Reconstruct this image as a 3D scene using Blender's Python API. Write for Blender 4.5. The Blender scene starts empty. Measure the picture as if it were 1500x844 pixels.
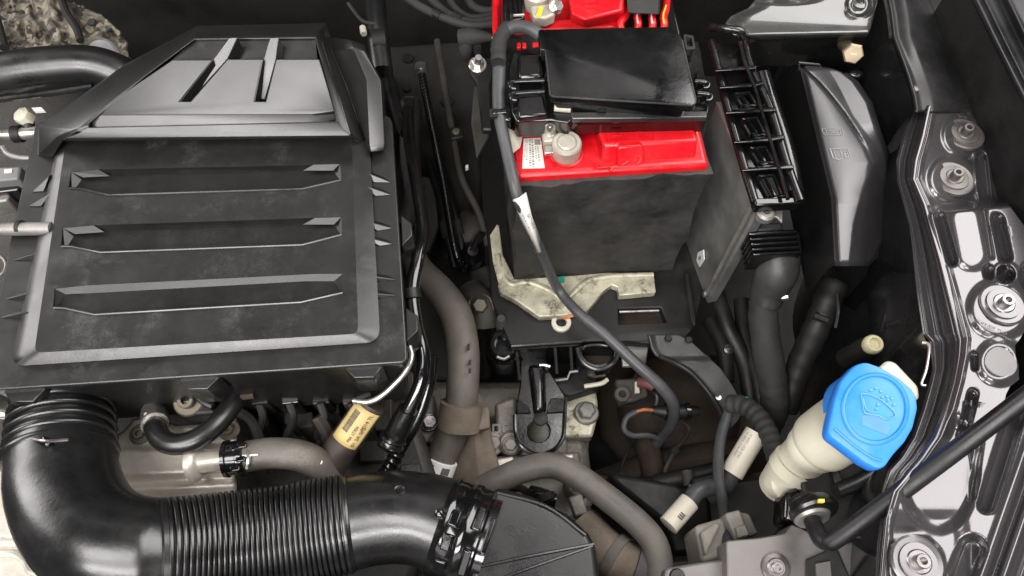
import bpy, bmesh, math, random
from mathutils import Vector, Matrix, noise
from mathutils.geometry import tessellate_polygon

random.seed(4)
SC = bpy.context.scene
COL = SC.collection

# ------------------------------------------------------------------ camera
FPX = 1083.0                      # focal length in photo pixels (26 mm equivalent)
CAMZ = 0.53                       # camera height above the battery lid (z = 0)
PITCH = math.radians(63.0)
CD = Vector((0, math.cos(PITCH), -math.sin(PITCH)))
CU = Vector((0, math.sin(PITCH), math.cos(PITCH)))
CAM = Vector((0, 0, CAMZ))
cam = bpy.data.cameras.new('camera'); cam.sensor_width = 36; cam.lens = 36 * FPX / 1500
cam.clip_start = 0.01; cam.clip_end = 50
co = bpy.data.objects.new('camera', cam); COL.objects.link(co)
co.location = CAM; co.rotation_euler = (math.radians(90) - PITCH, 0, 0)
SC.camera = co

# ------------------------------------------------------------------ light
w = bpy.data.worlds.new('World'); SC.world = w; w.use_nodes = True
bg = w.node_tree.nodes['Background']
bg.inputs[0].default_value = (0.98, 0.95, 0.97, 1); bg.inputs[1].default_value = 0.05
def area(name, loc, target, sx, sy, radiance, col=(1, .965, .95)):
    l = bpy.data.lights.new(name, 'AREA'); l.shape = 'RECTANGLE'; l.size = sx; l.size_y = sy
    l.energy = radiance * math.pi * sx * sy; l.color = col
    o = bpy.data.objects.new(name, l); COL.objects.link(o); o.location = loc
    o.rotation_euler = (Vector(target) - Vector(loc)).to_track_quat('-Z', 'Y').to_euler()
    return o
area('workshop_ceiling_light', (-0.80, -0.50, 1.9), (-.80, -.49, 0), 1.7, 0.80, 13.5)
area('workshop_ceiling_light', (-0.60, -1.75, 1.9), (-.3, 0, 0), 2.6, 0.55, 24.0)
area('workshop_ceiling_light', (1.60, 1.10, 1.8), (1.5, 1.0, 0), 1.8, 2.5, 9.0)
area('added_bevel_light', (-0.4, -2.6, 1.25), (0, .3, 0), 3.0, 0.7, 2.5)  # added lamp, not a known window; brightens the front bevels
area('added_bevel_light', (-2.4, 1.1, 0.90), (-.2, .3, 0), 1.9, 1.0, 9.0)  # added lamp out of view; brightens the left bevels and cover flank
VS = SC.view_settings
VS.view_transform = 'Standard'; VS.look = 'None'; VS.gamma = 1; VS.exposure = -0.32
SC.cycles.use_denoising = True
SC.cycles.max_bounces = 8

# ------------------------------------------------------------------ pixel helpers
def ray(px, py):
    return CD + Vector((1, 0, 0)) * ((px - 750) / FPX) + CU * ((422 - py) / FPX)
def V(px, py, z=0.0):
    d = ray(px, py); return CAM + d * ((z - CAMZ) / d.z)
def VY(px, py, y):
    d = ray(px, py); return CAM + d * (y / d.y)
def VX(px, py, x):
    d = ray(px, py); return CAM + d * (x / d.x)
def VP(px, py, p0, n):
    d = ray(px, py); return CAM + d * ((Vector(p0) - CAM).dot(n) / d.dot(n))
def PP(pts, z=0.0):
    return [V(p[0], p[1], p[2] if len(p) > 2 else z) for p in pts]
def mm(px, py, z):                # metres per pixel at that place
    d = ray(px, py); return ((z - CAMZ) / d.z) / FPX
def lerp(a, b, t): return a + (b - a) * t
def curve(pts, t):                # piecewise linear y(x) through sorted points
    if t <= pts[0][0]: return pts[0][1]
    for a, b in zip(pts, pts[1:]):
        if t <= b[0]: return lerp(a[1], b[1], (t - a[0]) / (b[0] - a[0]))
    return pts[-1][1]
def sm(a, b, t):
    if a == b: return float(t > a)
    t = max(0, min(1, (t - a) / (b - a))); return t * t * (3 - 2 * t)
def segd(x, y, a, b):
    ax, ay = a; bx, by = b; dx, dy = bx - ax, by - ay
    t = max(0, min(1, ((x - ax) * dx + (y - ay) * dy) / (dx * dx + dy * dy + 1e-9)))
    return math.hypot(x - ax - t * dx, y - ay - t * dy)
def smooth_path(pts, sub=6):
    pts = [Vector(p) for p in pts]
    if len(pts) < 3: return [pts[0].lerp(pts[-1], i / sub) for i in range(sub + 1)]
    P = [2 * pts[0] - pts[1]] + pts + [2 * pts[-1] - pts[-2]]
    out = []
    for i in range(1, len(P) - 2):
        a, b, c, d = P[i - 1:i + 3]
        for k in range(sub):
            t = k / sub
            out.append(.5 * ((2 * b) + (c - a) * t + (2 * a - 5 * b + 4 * c - d) * t * t + (3 * b - a - 3 * c + d) * t ** 3))
    out.append(pts[-1]); return out
def frame(n):
    n = Vector(n).normalized()
    a = Vector((0, 0, 1)) if abs(n.z) < .9 else Vector((1, 0, 0))
    x = a.cross(n).normalized(); return x, n.cross(x), n

# ------------------------------------------------------------------ mesh builder
class MB:
    def __init__(s): s.v = []; s.f = []
    def add(s, vs, fs):
        o = len(s.v); s.v += [Vector(p) for p in vs]; s.f += [tuple(i + o for i in f) for f in fs]; return s
    def prism(s, top, bot):
        n = len(top)
        fs = [tuple(range(n)), tuple(range(2 * n - 1, n - 1, -1))]
        fs += [(i, i + n, (i + 1) % n + n, (i + 1) % n) for i in range(n)]
        return s.add(list(top) + list(bot), fs)
    def loft(s, rings, cap0=True, cap1=True, closed=True):
        n = len(rings[0]); vs = [p for r in rings for p in r]; fs = []
        for k in range(len(rings) - 1):
            for i in range(n if closed else n - 1):
                j = (i + 1) % n
                fs.append((k * n + i, k * n + j, (k + 1) * n + j, (k + 1) * n + i))
        if cap0: fs.append(tuple(range(n - 1, -1, -1)))
        if cap1: fs.append(tuple((len(rings) - 1) * n + i for i in range(n)))
        return s.add(vs, fs)
    def grid(s, rows):
        n = len(rows[0]); vs = [p for r in rows for p in r]
        return s.add(vs, [(k * n + i, k * n + i + 1, (k + 1) * n + i + 1, (k + 1) * n + i) for k in range(len(rows) - 1) for i in range(n - 1)])
    def slab(s, pts, th, z=0.0):
        top = PP(pts, z); return s.prism(top, [p - Vector((0, 0, th)) for p in top])
    def plate(s, outer, holes, th, down=Vector((0, 0, -1))):
        loops = [outer] + holes
        tris = tessellate_polygon(loops)
        vs = [p for l in loops for p in l]; n = len(vs)
        vs2 = [p + down * th for p in vs]
        fs = [tuple(t) for t in tris] + [tuple(i + n for i in reversed(t)) for t in tris]
        o = 0
        for l in loops:
            m = len(l)
            fs += [(o + i, o + (i + 1) % m, o + (i + 1) % m + n, o + i + n) for i in range(m)]
            o += m
        return s.add(vs + vs2, fs)
    def tube(s, pts, r, seg=14, sub=6, cap=True, rf=None, smooth=True, flat=1.0, tan=None):
        P = smooth_path(pts, sub) if smooth else [Vector(p) for p in pts]
        n = len(P); L = [0]
        for a, b in zip(P, P[1:]): L.append(L[-1] + (b - a).length)
        rings = []; X = None
        for i, p in enumerate(P):
            t = (P[min(i + 1, n - 1)] - P[max(i - 1, 0)]).normalized()
            if tan is not None: t = tan
            if X is None: X, Y, _ = frame(t)
            else:
                X = (X - t * X.dot(t)).normalized(); Y = t.cross(X)
            u = L[i] / L[-1]
            if isinstance(r, (list, tuple)):
                q = u * (len(r) - 1); k = min(int(q), len(r) - 2); rr = lerp(r[k], r[k + 1], q - k)
            else: rr = r
            if rf: rr = rr * rf(u, L[i])
            rings.append([p + (X * math.cos(a) + Y * math.sin(a) * flat) * rr for a in [2 * math.pi * k / seg for k in range(seg)]])
        return s.loft(rings, cap, cap)
    def lathe(s, c, axis, prof, seg=28, cap=True, ph=0):
        X, Y, N = frame(axis); c = Vector(c)
        rings = [[c + N * h + (X * math.cos(a) + Y * math.sin(a)) * r for a in [ph + 2 * math.pi * k / seg for k in range(seg)]] for r, h in prof]
        return s.loft(rings, cap, cap)
    def box(s, c, sx, sy, sz, R=None):
        R = R or Matrix.Identity(3); c = Vector(c)
        vs = [c + R @ Vector((a * sx / 2, b * sy / 2, d * sz / 2)) for d in (1, -1) for a, b in ((-1, -1), (1, -1), (1, 1), (-1, 1))]
        return s.prism(vs[:4], vs[4:])
    def ball(s, c, rx, ry, rz, seg=16, rings=9, jit=0):
        c = Vector(c); R = []
        for k in range(1, rings):
            t = math.pi * k / rings
            R.append([c + Vector((rx * math.sin(t) * math.cos(2 * math.pi * i / seg), ry * math.sin(t) * math.sin(2 * math.pi * i / seg), rz * math.cos(t))) * (1 + jit * noise.noise(Vector((k * 1.3, i * .9, c.x * 90)))) for i in range(seg)])
        return s.loft(R)

ORG = {}
def setp(o, label=None, cat=None, group=None, kind=None):
    if label: o['label'] = label
    if cat: o['category'] = cat
    if group: o['group'] = group
    if kind: o['kind'] = kind
def T(name, label, cat, base, group=None):
    o = bpy.data.objects.new(name, None); COL.objects.link(o); o.empty_display_size = .02
    o.location = base; ORG[o] = Vector(base); setp(o, label, cat, group); return o
def B(mb, name, mat, parent=None, bevel=0.0, seg=2, ang=38, sub=0, solid=0, label=None, cat=None, group=None, kind=None, flat=False):
    me = bpy.data.meshes.new(name)
    if parent is not None: org = ORG[parent]
    else:
        xs = [p.x for p in mb.v]; ys = [p.y for p in mb.v]; zs = [p.z for p in mb.v]
        org = Vector(((min(xs) + max(xs)) / 2, (min(ys) + max(ys)) / 2, min(zs)))
    me.from_pydata([p - org for p in mb.v], [], mb.f)
    bm = bmesh.new(); bm.from_mesh(me); bmesh.ops.recalc_face_normals(bm, faces=bm.faces); bm.to_mesh(me); bm.free()
    if not flat:
        me.shade_smooth(); me.set_sharp_from_angle(angle=math.radians(ang))
    o = bpy.data.objects.new(name, me); COL.objects.link(o)
    ORG[o] = org
    if parent is not None: o.parent = parent
    else: o.location = org
    if mat: me.materials.append(mat)
    if solid:
        m = o.modifiers.new('s', 'SOLIDIFY'); m.thickness = solid; m.offset = -1
    if bevel:
        m = o.modifiers.new('b', 'BEVEL'); m.width = bevel; m.segments = seg; m.limit_method = 'ANGLE'; m.angle_limit = math.radians(ang); m.harden_normals = False
        me.shade_smooth()
        for e in me.edges: e.use_edge_sharp = False
        me.set_sharp_from_angle(angle=math.radians(ang if seg < 2 else 60))
    if sub:
        m = o.modifiers.new('u', 'SUBSURF'); m.levels = sub; m.render_levels = sub
    setp(o, label, cat, group, kind)
    return o
def text(s, a, b, mat, parent, n=None, name='lettering', ext=.0002, hscale=1.0):
    """flat lettering from world point a to b (baseline), facing n"""
    cu = bpy.data.curves.new(name, 'FONT'); cu.body = s; cu.size = 1; cu.extrude = 0
    to = bpy.data.objects.new(name, cu); me = bpy.data.meshes.new_from_object(to)
    bpy.data.objects.remove(to)
    if not me.vertices: return
    wd = max(v.co.x for v in me.vertices); ex = (b - a); k = ex.length / wd; ex = ex.normalized()
    n = (Vector(n) if n is not None else (CAM - a)).normalized(); ey = n.cross(ex).normalized(); n = ex.cross(ey)
    org = ORG[parent]
    for v in me.vertices: v.co = a + ex * v.co.x * k + ey * v.co.y * k * hscale + n * ext - org
    me.materials.append(mat)
    o = bpy.data.objects.new(name, me); COL.objects.link(o); o.parent = parent; ORG[o] = org
    return o
def circ(px, py, r, z, n=20, ry=None, ph=0):
    return [V(px + r * math.cos(ph + 2 * math.pi * k / n), py + (ry or r) * math.sin(ph + 2 * math.pi * k / n), z) for k in range(n)]
def hexbolt(c, r, axis, parent, mat, washer=1.5, h=None, name='bolt', socket=False):
    c = Vector(c); h = h or r * .9; ax = Vector(axis).normalized()
    wmb = MB().lathe(c, ax, [(r * washer, -.001), (r * washer, r * .12), (r * (washer - .15), r * .25), (r * .6, r * .25)], 24)
    wo = B(wmb, name, mat, parent, ang=30)
    if socket:
        B(MB().lathe(c, ax, [(r * .8, r * .2), (r * .8, h), (r * .72, h * 1.1), (r * .42, h * 1.1), (r * .38, h * .5), (r * .05, h * .5)], 18), 'bolt_head', mat, wo, ang=30)
    else:
        X, Y, N = frame(ax)
        def hx(rr, hh): return [c + N * hh + (X * math.cos(k * math.pi / 3 + .4) + Y * math.sin(k * math.pi / 3 + .4)) * rr for k in range(6)]
        B(MB().loft([hx(r, r * .2), hx(r, h), hx(r * .82, h * 1.15)]), 'bolt_head', mat, wo, ang=20)
    return wo

# ------------------------------------------------------------------ materials
def M(name, col, rough=.5, metal=0.0, dust=0.0, dcol=(.20, .18, .155), bump=.15, scale=25, fine=350, coat=0.0, spec=.5, var=.35, rvar=.15, up=False, dlo=.45, dhi=.75, croug=.05):
    m = bpy.data.materials.new(name); m.use_nodes = True
    nt = m.node_tree; N = nt.nodes; L = nt.links; b = N['Principled BSDF']
    tc = N.new('ShaderNodeTexCoord')
    geo = N.new('ShaderNodeNewGeometry')
    n1 = N.new('ShaderNodeTexNoise'); n1.inputs['Scale'].default_value = scale; n1.inputs['Detail'].default_value = 6; n1.inputs['Roughness'].default_value = .62
    n2 = N.new('ShaderNodeTexNoise'); n2.inputs['Scale'].default_value = fine; n2.inputs['Detail'].default_value = 3
    L.new(geo.outputs['Position'], n1.inputs['Vector']); L.new(geo.outputs['Position'], n2.inputs['Vector'])
    mr = N.new('ShaderNodeMapRange'); mr.inputs['From Min'].default_value = .3; mr.inputs['From Max'].default_value = .7
    mr.inputs['To Min'].default_value = 1 - var; mr.inputs['To Max'].default_value = 1 + var
    L.new(n1.outputs['Fac'], mr.inputs['Value'])
    mul = N.new('ShaderNodeVectorMath'); mul.operation = 'SCALE'; mul.inputs[0].default_value = col
    L.new(mr.outputs['Result'], mul.inputs['Scale'])
    cur = mul.outputs['Vector']; fac = None
    if dust:
        r = N.new('ShaderNodeMapRange'); r.interpolation_type = 'SMOOTHSTEP'
        r.inputs['From Min'].default_value = dlo; r.inputs['From Max'].default_value = dhi; r.inputs['To Max'].default_value = dust
        n3 = N.new('ShaderNodeTexNoise'); n3.inputs['Scale'].default_value = scale * .7; n3.inputs['Detail'].default_value = 9; n3.inputs['Roughness'].default_value = .7
        L.new(geo.outputs['Position'], n3.inputs['Vector']); L.new(n3.outputs['Fac'], r.inputs['Value'])
        fac = r.outputs['Result']
        gr = N.new('ShaderNodeMapRange'); gr.inputs['From Min'].default_value = .35; gr.inputs['From Max'].default_value = .65; gr.inputs['To Min'].default_value = .35; gr.inputs['To Max'].default_value = 1.35
        L.new(n2.outputs['Fac'], gr.inputs['Value'])
        gm = N.new('ShaderNodeMath'); gm.operation = 'MULTIPLY'; gm.use_clamp = True; L.new(fac, gm.inputs[0]); L.new(gr.outputs['Result'], gm.inputs[1]); fac = gm.outputs[0]
        if up:
            sx = N.new('ShaderNodeSeparateXYZ'); L.new(geo.outputs['Normal'], sx.inputs[0])
            u = N.new('ShaderNodeMapRange'); u.inputs['From Min'].default_value = .35; u.inputs['From Max'].default_value = .95
            L.new(sx.outputs['Z'], u.inputs['Value'])
            k = N.new('ShaderNodeMath'); k.operation = 'MULTIPLY'; L.new(fac, k.inputs[0]); L.new(u.outputs['Result'], k.inputs[1]); fac = k.outputs[0]
        mx = N.new('ShaderNodeMix'); mx.data_type = 'RGBA'; L.new(fac, mx.inputs['Factor']); L.new(cur, mx.inputs['A']); mx.inputs['B'].default_value = (*dcol, 1)
        cur = mx.outputs['Result']
    L.new(cur, b.inputs['Base Color'])
    rr = N.new('ShaderNodeMapRange'); rr.inputs['From Min'].default_value = .3; rr.inputs['From Max'].default_value = .7
    rr.inputs['To Min'].default_value = max(.02, rough - rvar); rr.inputs['To Max'].default_value = min(1, rough + rvar); L.new(n1.outputs['Fac'], rr.inputs['Value'])
    ro = rr.outputs['Result']
    if fac is not None:
        mx2 = N.new('ShaderNodeMix'); L.new(fac, mx2.inputs['Factor']); L.new(ro, mx2.inputs['A']); mx2.inputs['B'].default_value = .62; ro = mx2.outputs['Result']
    L.new(ro, b.inputs['Roughness'])
    b.inputs['Metallic'].default_value = metal; b.inputs['Specular IOR Level'].default_value = spec
    b.inputs['Coat Weight'].default_value = coat; b.inputs['Coat Roughness'].default_value = croug
    if bump:
        bp = N.new('ShaderNodeBump'); bp.inputs['Strength'].default_value = bump; bp.inputs['Distance'].default_value = .0006
        L.new(n2.outputs['Fac'], bp.inputs['Height']); L.new(bp.outputs['Normal'], b.inputs['Normal'])
    return m

PLASTIC = M('satin_black_plastic', (.012, .0118, .0115), .33, dust=.3, dcol=(.030, .029, .027), bump=.07, scale=14, fine=900, rvar=.05, var=.2, dlo=.45, dhi=.8, up=True, spec=.85)
PLDUST = M('dusty_black_plastic', (.010, .0098, .0095), .36, dust=.75, dcol=(.040, .038, .035), bump=.08, scale=38, fine=650, rvar=.05, var=.2, dlo=.49, dhi=.76, up=True, spec=.85)
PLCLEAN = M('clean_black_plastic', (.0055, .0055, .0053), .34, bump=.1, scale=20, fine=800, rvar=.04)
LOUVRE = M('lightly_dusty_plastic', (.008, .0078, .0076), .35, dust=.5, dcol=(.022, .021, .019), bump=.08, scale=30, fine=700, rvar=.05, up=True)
EDGE = M('edge_highlight_plastic', (.035, .034, .033), .24, bump=0, scale=20, spec=.9)  # paler than the plastic: edge highlights put into the colour
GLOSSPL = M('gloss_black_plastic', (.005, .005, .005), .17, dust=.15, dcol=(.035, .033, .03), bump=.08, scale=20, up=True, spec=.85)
RUBBER = M('black_rubber', (.007, .007, .007), .30, dust=.25, dcol=(.035, .033, .031), bump=.12, scale=20, rvar=.1, spec=.85)
MATTE = M('matt_black', (.008, .0077, .0073), .55, dust=.45, dcol=(.028, .025, .021), scale=22)
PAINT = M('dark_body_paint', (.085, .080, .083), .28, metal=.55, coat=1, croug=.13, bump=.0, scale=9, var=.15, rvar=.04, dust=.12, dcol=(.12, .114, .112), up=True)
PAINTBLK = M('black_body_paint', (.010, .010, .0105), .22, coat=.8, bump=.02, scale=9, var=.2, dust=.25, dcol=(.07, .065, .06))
FENDER = M('dull_inner_paint', (.010, .010, .010), .42, bump=.1, scale=18, dust=.4, dcol=(.028, .026, .025))
RED = M('red_plastic', (.60, .006, .012), .34, bump=.06, scale=40, var=.14, dust=.30, dcol=(.40, .07, .06), dlo=.48, dhi=.75)
SLEEVE = M('felt_sleeve', (.036, .0345, .033), .62, bump=.9, scale=26, fine=140, dust=.5, dcol=(.085, .08, .073), spec=.35, var=.5)
CREAMMET = M('cream_primed_metal', (.50, .48, .36), .36, metal=.25, dust=.85, dcol=(.15, .125, .09), scale=55, bump=.3, var=.18, dlo=.47, dhi=.62)
ALUPLATE = M('warm_aluminium', (.58, .54, .47), .42, metal=.55, dust=.5, dcol=(.28, .24, .19), scale=18, bump=.2, var=.18)
ALU = M('grey_aluminium', (.26, .25, .235), .45, metal=.55, dust=.35, dcol=(.2, .185, .16), scale=24, bump=.3)
ECUM = M('ecu_dull_metal', (.19, .188, .18), .5, metal=.4, dust=.45, dcol=(.12, .112, .10), scale=20, bump=.3)
CAST = M('cast_alloy', (.20, .188, .165), .55, metal=.35, dust=.8, dcol=(.12, .102, .08), scale=28, bump=.8, fine=260, dlo=.35, dhi=.65)
STEELM = M('worn_zinc_bolt', (.30, .29, .27), .42, metal=.7, dust=.3, scale=60, bump=.1, var=.15)
STEEL = M('zinc_steel', (.58, .56, .52), .32, metal=.9, dust=.25, scale=60, bump=.1, var=.15)
LEAD = M('clamp_metal', (.46, .425, .355), .45, metal=.35, dust=.3, dcol=(.36, .33, .28), scale=50, var=.12)
BRASS = M('yellow_zinc', (.34, .275, .185), .4, metal=.5, scale=60, bump=.1)
GHOSE = M('grey_dusty_rubber', (.105, .096, .084), .55, dust=.65, dcol=(.17, .15, .122), scale=26, bump=.35, fine=420)
TANFAB = M('dusty_tan_fabric', (.145, .118, .092), .9, dust=.5, dcol=(.19, .16, .13), scale=30, bump=.5, spec=.2)
BROWN = M('rusty_brown', (.030, .020, .013), .8, dust=.7, dcol=(.065, .045, .026), scale=18, bump=.6, var=.5)
DARKBAY = M('bay_grime', (.008, .0072, .0064), .8, dust=.6, dcol=(.018, .015, .012), scale=12, bump=.6, var=.5)
TAPE = M('fabric_tape', (.022, .0215, .021), .75, dust=.4, dcol=(.042, .039, .036), scale=40, bump=.6, fine=600)
CABLE = M('grey_black_cable', (.050, .051, .053), .42, dust=.35, dcol=(.10, .10, .10), scale=25, bump=.15)
WHITE = M('white_label', (.66, .645, .60), .55, scale=50, var=.06, bump=.05, dust=.2, dcol=(.45, .42, .36))
IVORY = M('ivory_sleeve', (.56, .525, .43), .5, scale=40, var=.08, bump=.05, dust=.3, dcol=(.42, .36, .27))
NECK = M('milky_plastic', (.55, .525, .415), .42, scale=20, var=.07, bump=.08, dust=.3, dcol=(.44, .39, .29))
BLUE = M('blue_plastic', (.030, .225, .74), .38, scale=45, var=.08, bump=.06, dust=.3, dcol=(.11, .26, .58), dlo=.5, dhi=.75)
BLUEPRT = M('faded_blue_print', (.075, .235, .62), .55, scale=60, var=.15, bump=.0)
BLUELINE = M('blue_relief', (.09, .31, .80), .4, scale=60, var=.06, bump=0)
YELLOW = M('yellow_label_paper', (.50, .38, .16), .55, scale=60, var=.1, bump=.05)
YPAINT = M('yellow_paint', (.75, .52, .03), .5, scale=60, var=.1)
ORANGE = M('orange_wire_skin', (.42, .13, .05), .45, scale=80)
GREEN = M('green_mark', (.01, .28, .20), .5)
INK = M('ink', (.05, .047, .045), .6, bump=0)
INKGREY = M('grey_ink', (.22, .205, .19), .6, bump=0)
STAMP = M('stamped_ink', (.16, .15, .15), .5, bump=0)
RELIEF = M('relief_line', (.20, .195, .20), .35, bump=0)
GREYBLK = M('grey_connector_plastic', (.25, .23, .20), .55, dust=.6, dcol=(.2, .175, .14), scale=40, bump=.3)
REDBRN = M('dark_red_cable', (.10, .03, .028), .6)
WPLAST = M('white_plastic', (.72, .70, .68), .4, bump=.05, var=.06)

def foil_mat():
    m = M('speckled_insulation', (.12, .105, .085), .8, bump=.5, scale=40)
    nt = m.node_tree; N = nt.nodes; L = nt.links; b = N['Principled BSDF']
    geo = N.new('ShaderNodeNewGeometry'); v = N.new('ShaderNodeTexVoronoi'); v.inputs['Scale'].default_value = 140
    nz = N.new('ShaderNodeTexNoise'); nz.inputs['Scale'].default_value = 28; nz.inputs['Detail'].default_value = 3
    L.new(geo.outputs['Position'], v.inputs['Vector']); L.new(geo.outputs['Position'], nz.inputs['Vector'])
    s = N.new('ShaderNodeSeparateColor'); L.new(v.outputs['Color'], s.inputs[0])
    a = N.new('ShaderNodeMath'); a.operation = 'MULTIPLY_ADD'; a.inputs[1].default_value = .55; L.new(s.outputs[0], a.inputs[0]); 
    a2 = N.new('ShaderNodeMath'); a2.operation = 'MULTIPLY'; a2.inputs[1].default_value = .75; L.new(nz.outputs['Fac'], a2.inputs[0]); L.new(a2.outputs[0], a.inputs[2])
    cr = N.new('ShaderNodeValToRGB'); e = cr.color_ramp.elements
    e[0].position = .35; e[0].color = (.018, .016, .013, 1); e[1].position = .85; e[1].color = (.24, .215, .165, 1)
    x = e.new(.55); x.color = (.075, .066, .05, 1); x = e.new(.7); x.color = (.125, .11, .084, 1)
    L.new(a.outputs[0], cr.inputs['Fac']); L.new(cr.outputs['Color'], b.inputs['Base Color'])
    return m
FOIL = foil_mat()

def rpoly(pts, r, n=4):
    """round the corners of a pixel polygon"""
    out = []; m = len(pts)
    for i in range(m):
        a, b, c = [Vector(pts[(i + k) % m][:2]) for k in (-1, 0, 1)]
        ri = r[i] if isinstance(r, (list, tuple)) else r
        u = (a - b); v = (c - b); k = min(ri, u.length * .45, v.length * .45)
        p, q = b + u.normalized() * k, b + v.normalized() * k
        for j in range(n + 1):
            t = j / n; out.append(tuple((p * (1 - t) ** 2 + b * 2 * t * (1 - t) + q * t * t)))
    return out
def sheet(mb, rows, Lf, Rf, nx, zf):
    R = []
    for py in rows:
        l, r = Lf(py), Rf(py)
        R.append([V(l + (r - l) * i / nx, py, zf(l + (r - l) * i / nx, py)) for i in range(nx + 1)])
    return mb.grid(R)
def frange(a, b, n): return [a + (b - a) * i / n for i in range(n + 1)]

# ================================================================== the setting
def bay_floor():
    n = 60; rows = []
    for j in range(n + 1):
        row = []
        for i in range(n + 1):
            x = -1.1 + 2.2 * i / n; y = -.5 + 1.7 * j / n
            row.append(Vector((x, y, -.46 + .05 * noise.noise(Vector((x * 7, y * 7, 0))) + .02 * noise.noise(Vector((x * 22, y * 22, 3))))))
        rows.append(row)
    B(MB().grid(rows), 'engine_bay_floor', DARKBAY, kind='structure')
bay_floor()
B(MB().prism([Vector((-1.1, .93, .10)), Vector((.62, .93, .10)), Vector((.62, .96, .10)), Vector((-1.1, .96, .10))],
             [Vector((-1.1, .93, -.5)), Vector((.62, .93, -.5)), Vector((.62, .96, -.5)), Vector((-1.1, .96, -.5))]), 'firewall', DARKBAY, kind='structure')
# open bonnet above and behind the bay (its prop is in the picture)
def bonnet():
    t = T('bonnet', 'raised dark car bonnet hinged behind the engine bay', 'bonnet', (-.15, .95, .1))
    a = math.radians(76); d = Vector((0, -math.cos(a), math.sin(a))); n = Vector((0, -math.sin(a), -math.cos(a)))
    rows = []
    for j in range(17):
        v = j / 16 * 1.02; half = .70 - .10 * max(0, v - .75) / .27
        rows.append([Vector((-.30 + half * (i / 14 * 2 - 1), .95, .10)) + d * v + n * (-.04 * (1 - (i / 7 - 1) ** 2)) for i in range(15)])
    B(MB().grid(rows), 'outer_panel', PAINTBLK, t, solid=.002)
    m = MB()
    for i in (-.58, -.2, .2, .58):
        m.tube([Vector((-.22 + i, .95, .10)) + d * .08 + n * .015, Vector((-.22 + i * .92, .95, .1)) + d * .9 + n * .015], .03, 8, 3)
    for v in (.1, .88):
        m.tube([Vector((-.8, .95, .10)) + d * v + n * .012, Vector((.36, .95, .1)) + d * v + n * .012], .03, 8, 3)
    B(m, 'inner_frame', PAINTBLK, t)
bonnet()
B(MB().slab([(-250, 880), (880, 880), (1290, 878), (1640, 878), (1640, 1010), (-250, 1010)], .25, -.06), 'front_panel', MATTE, bevel=.01, kind='structure')

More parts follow.
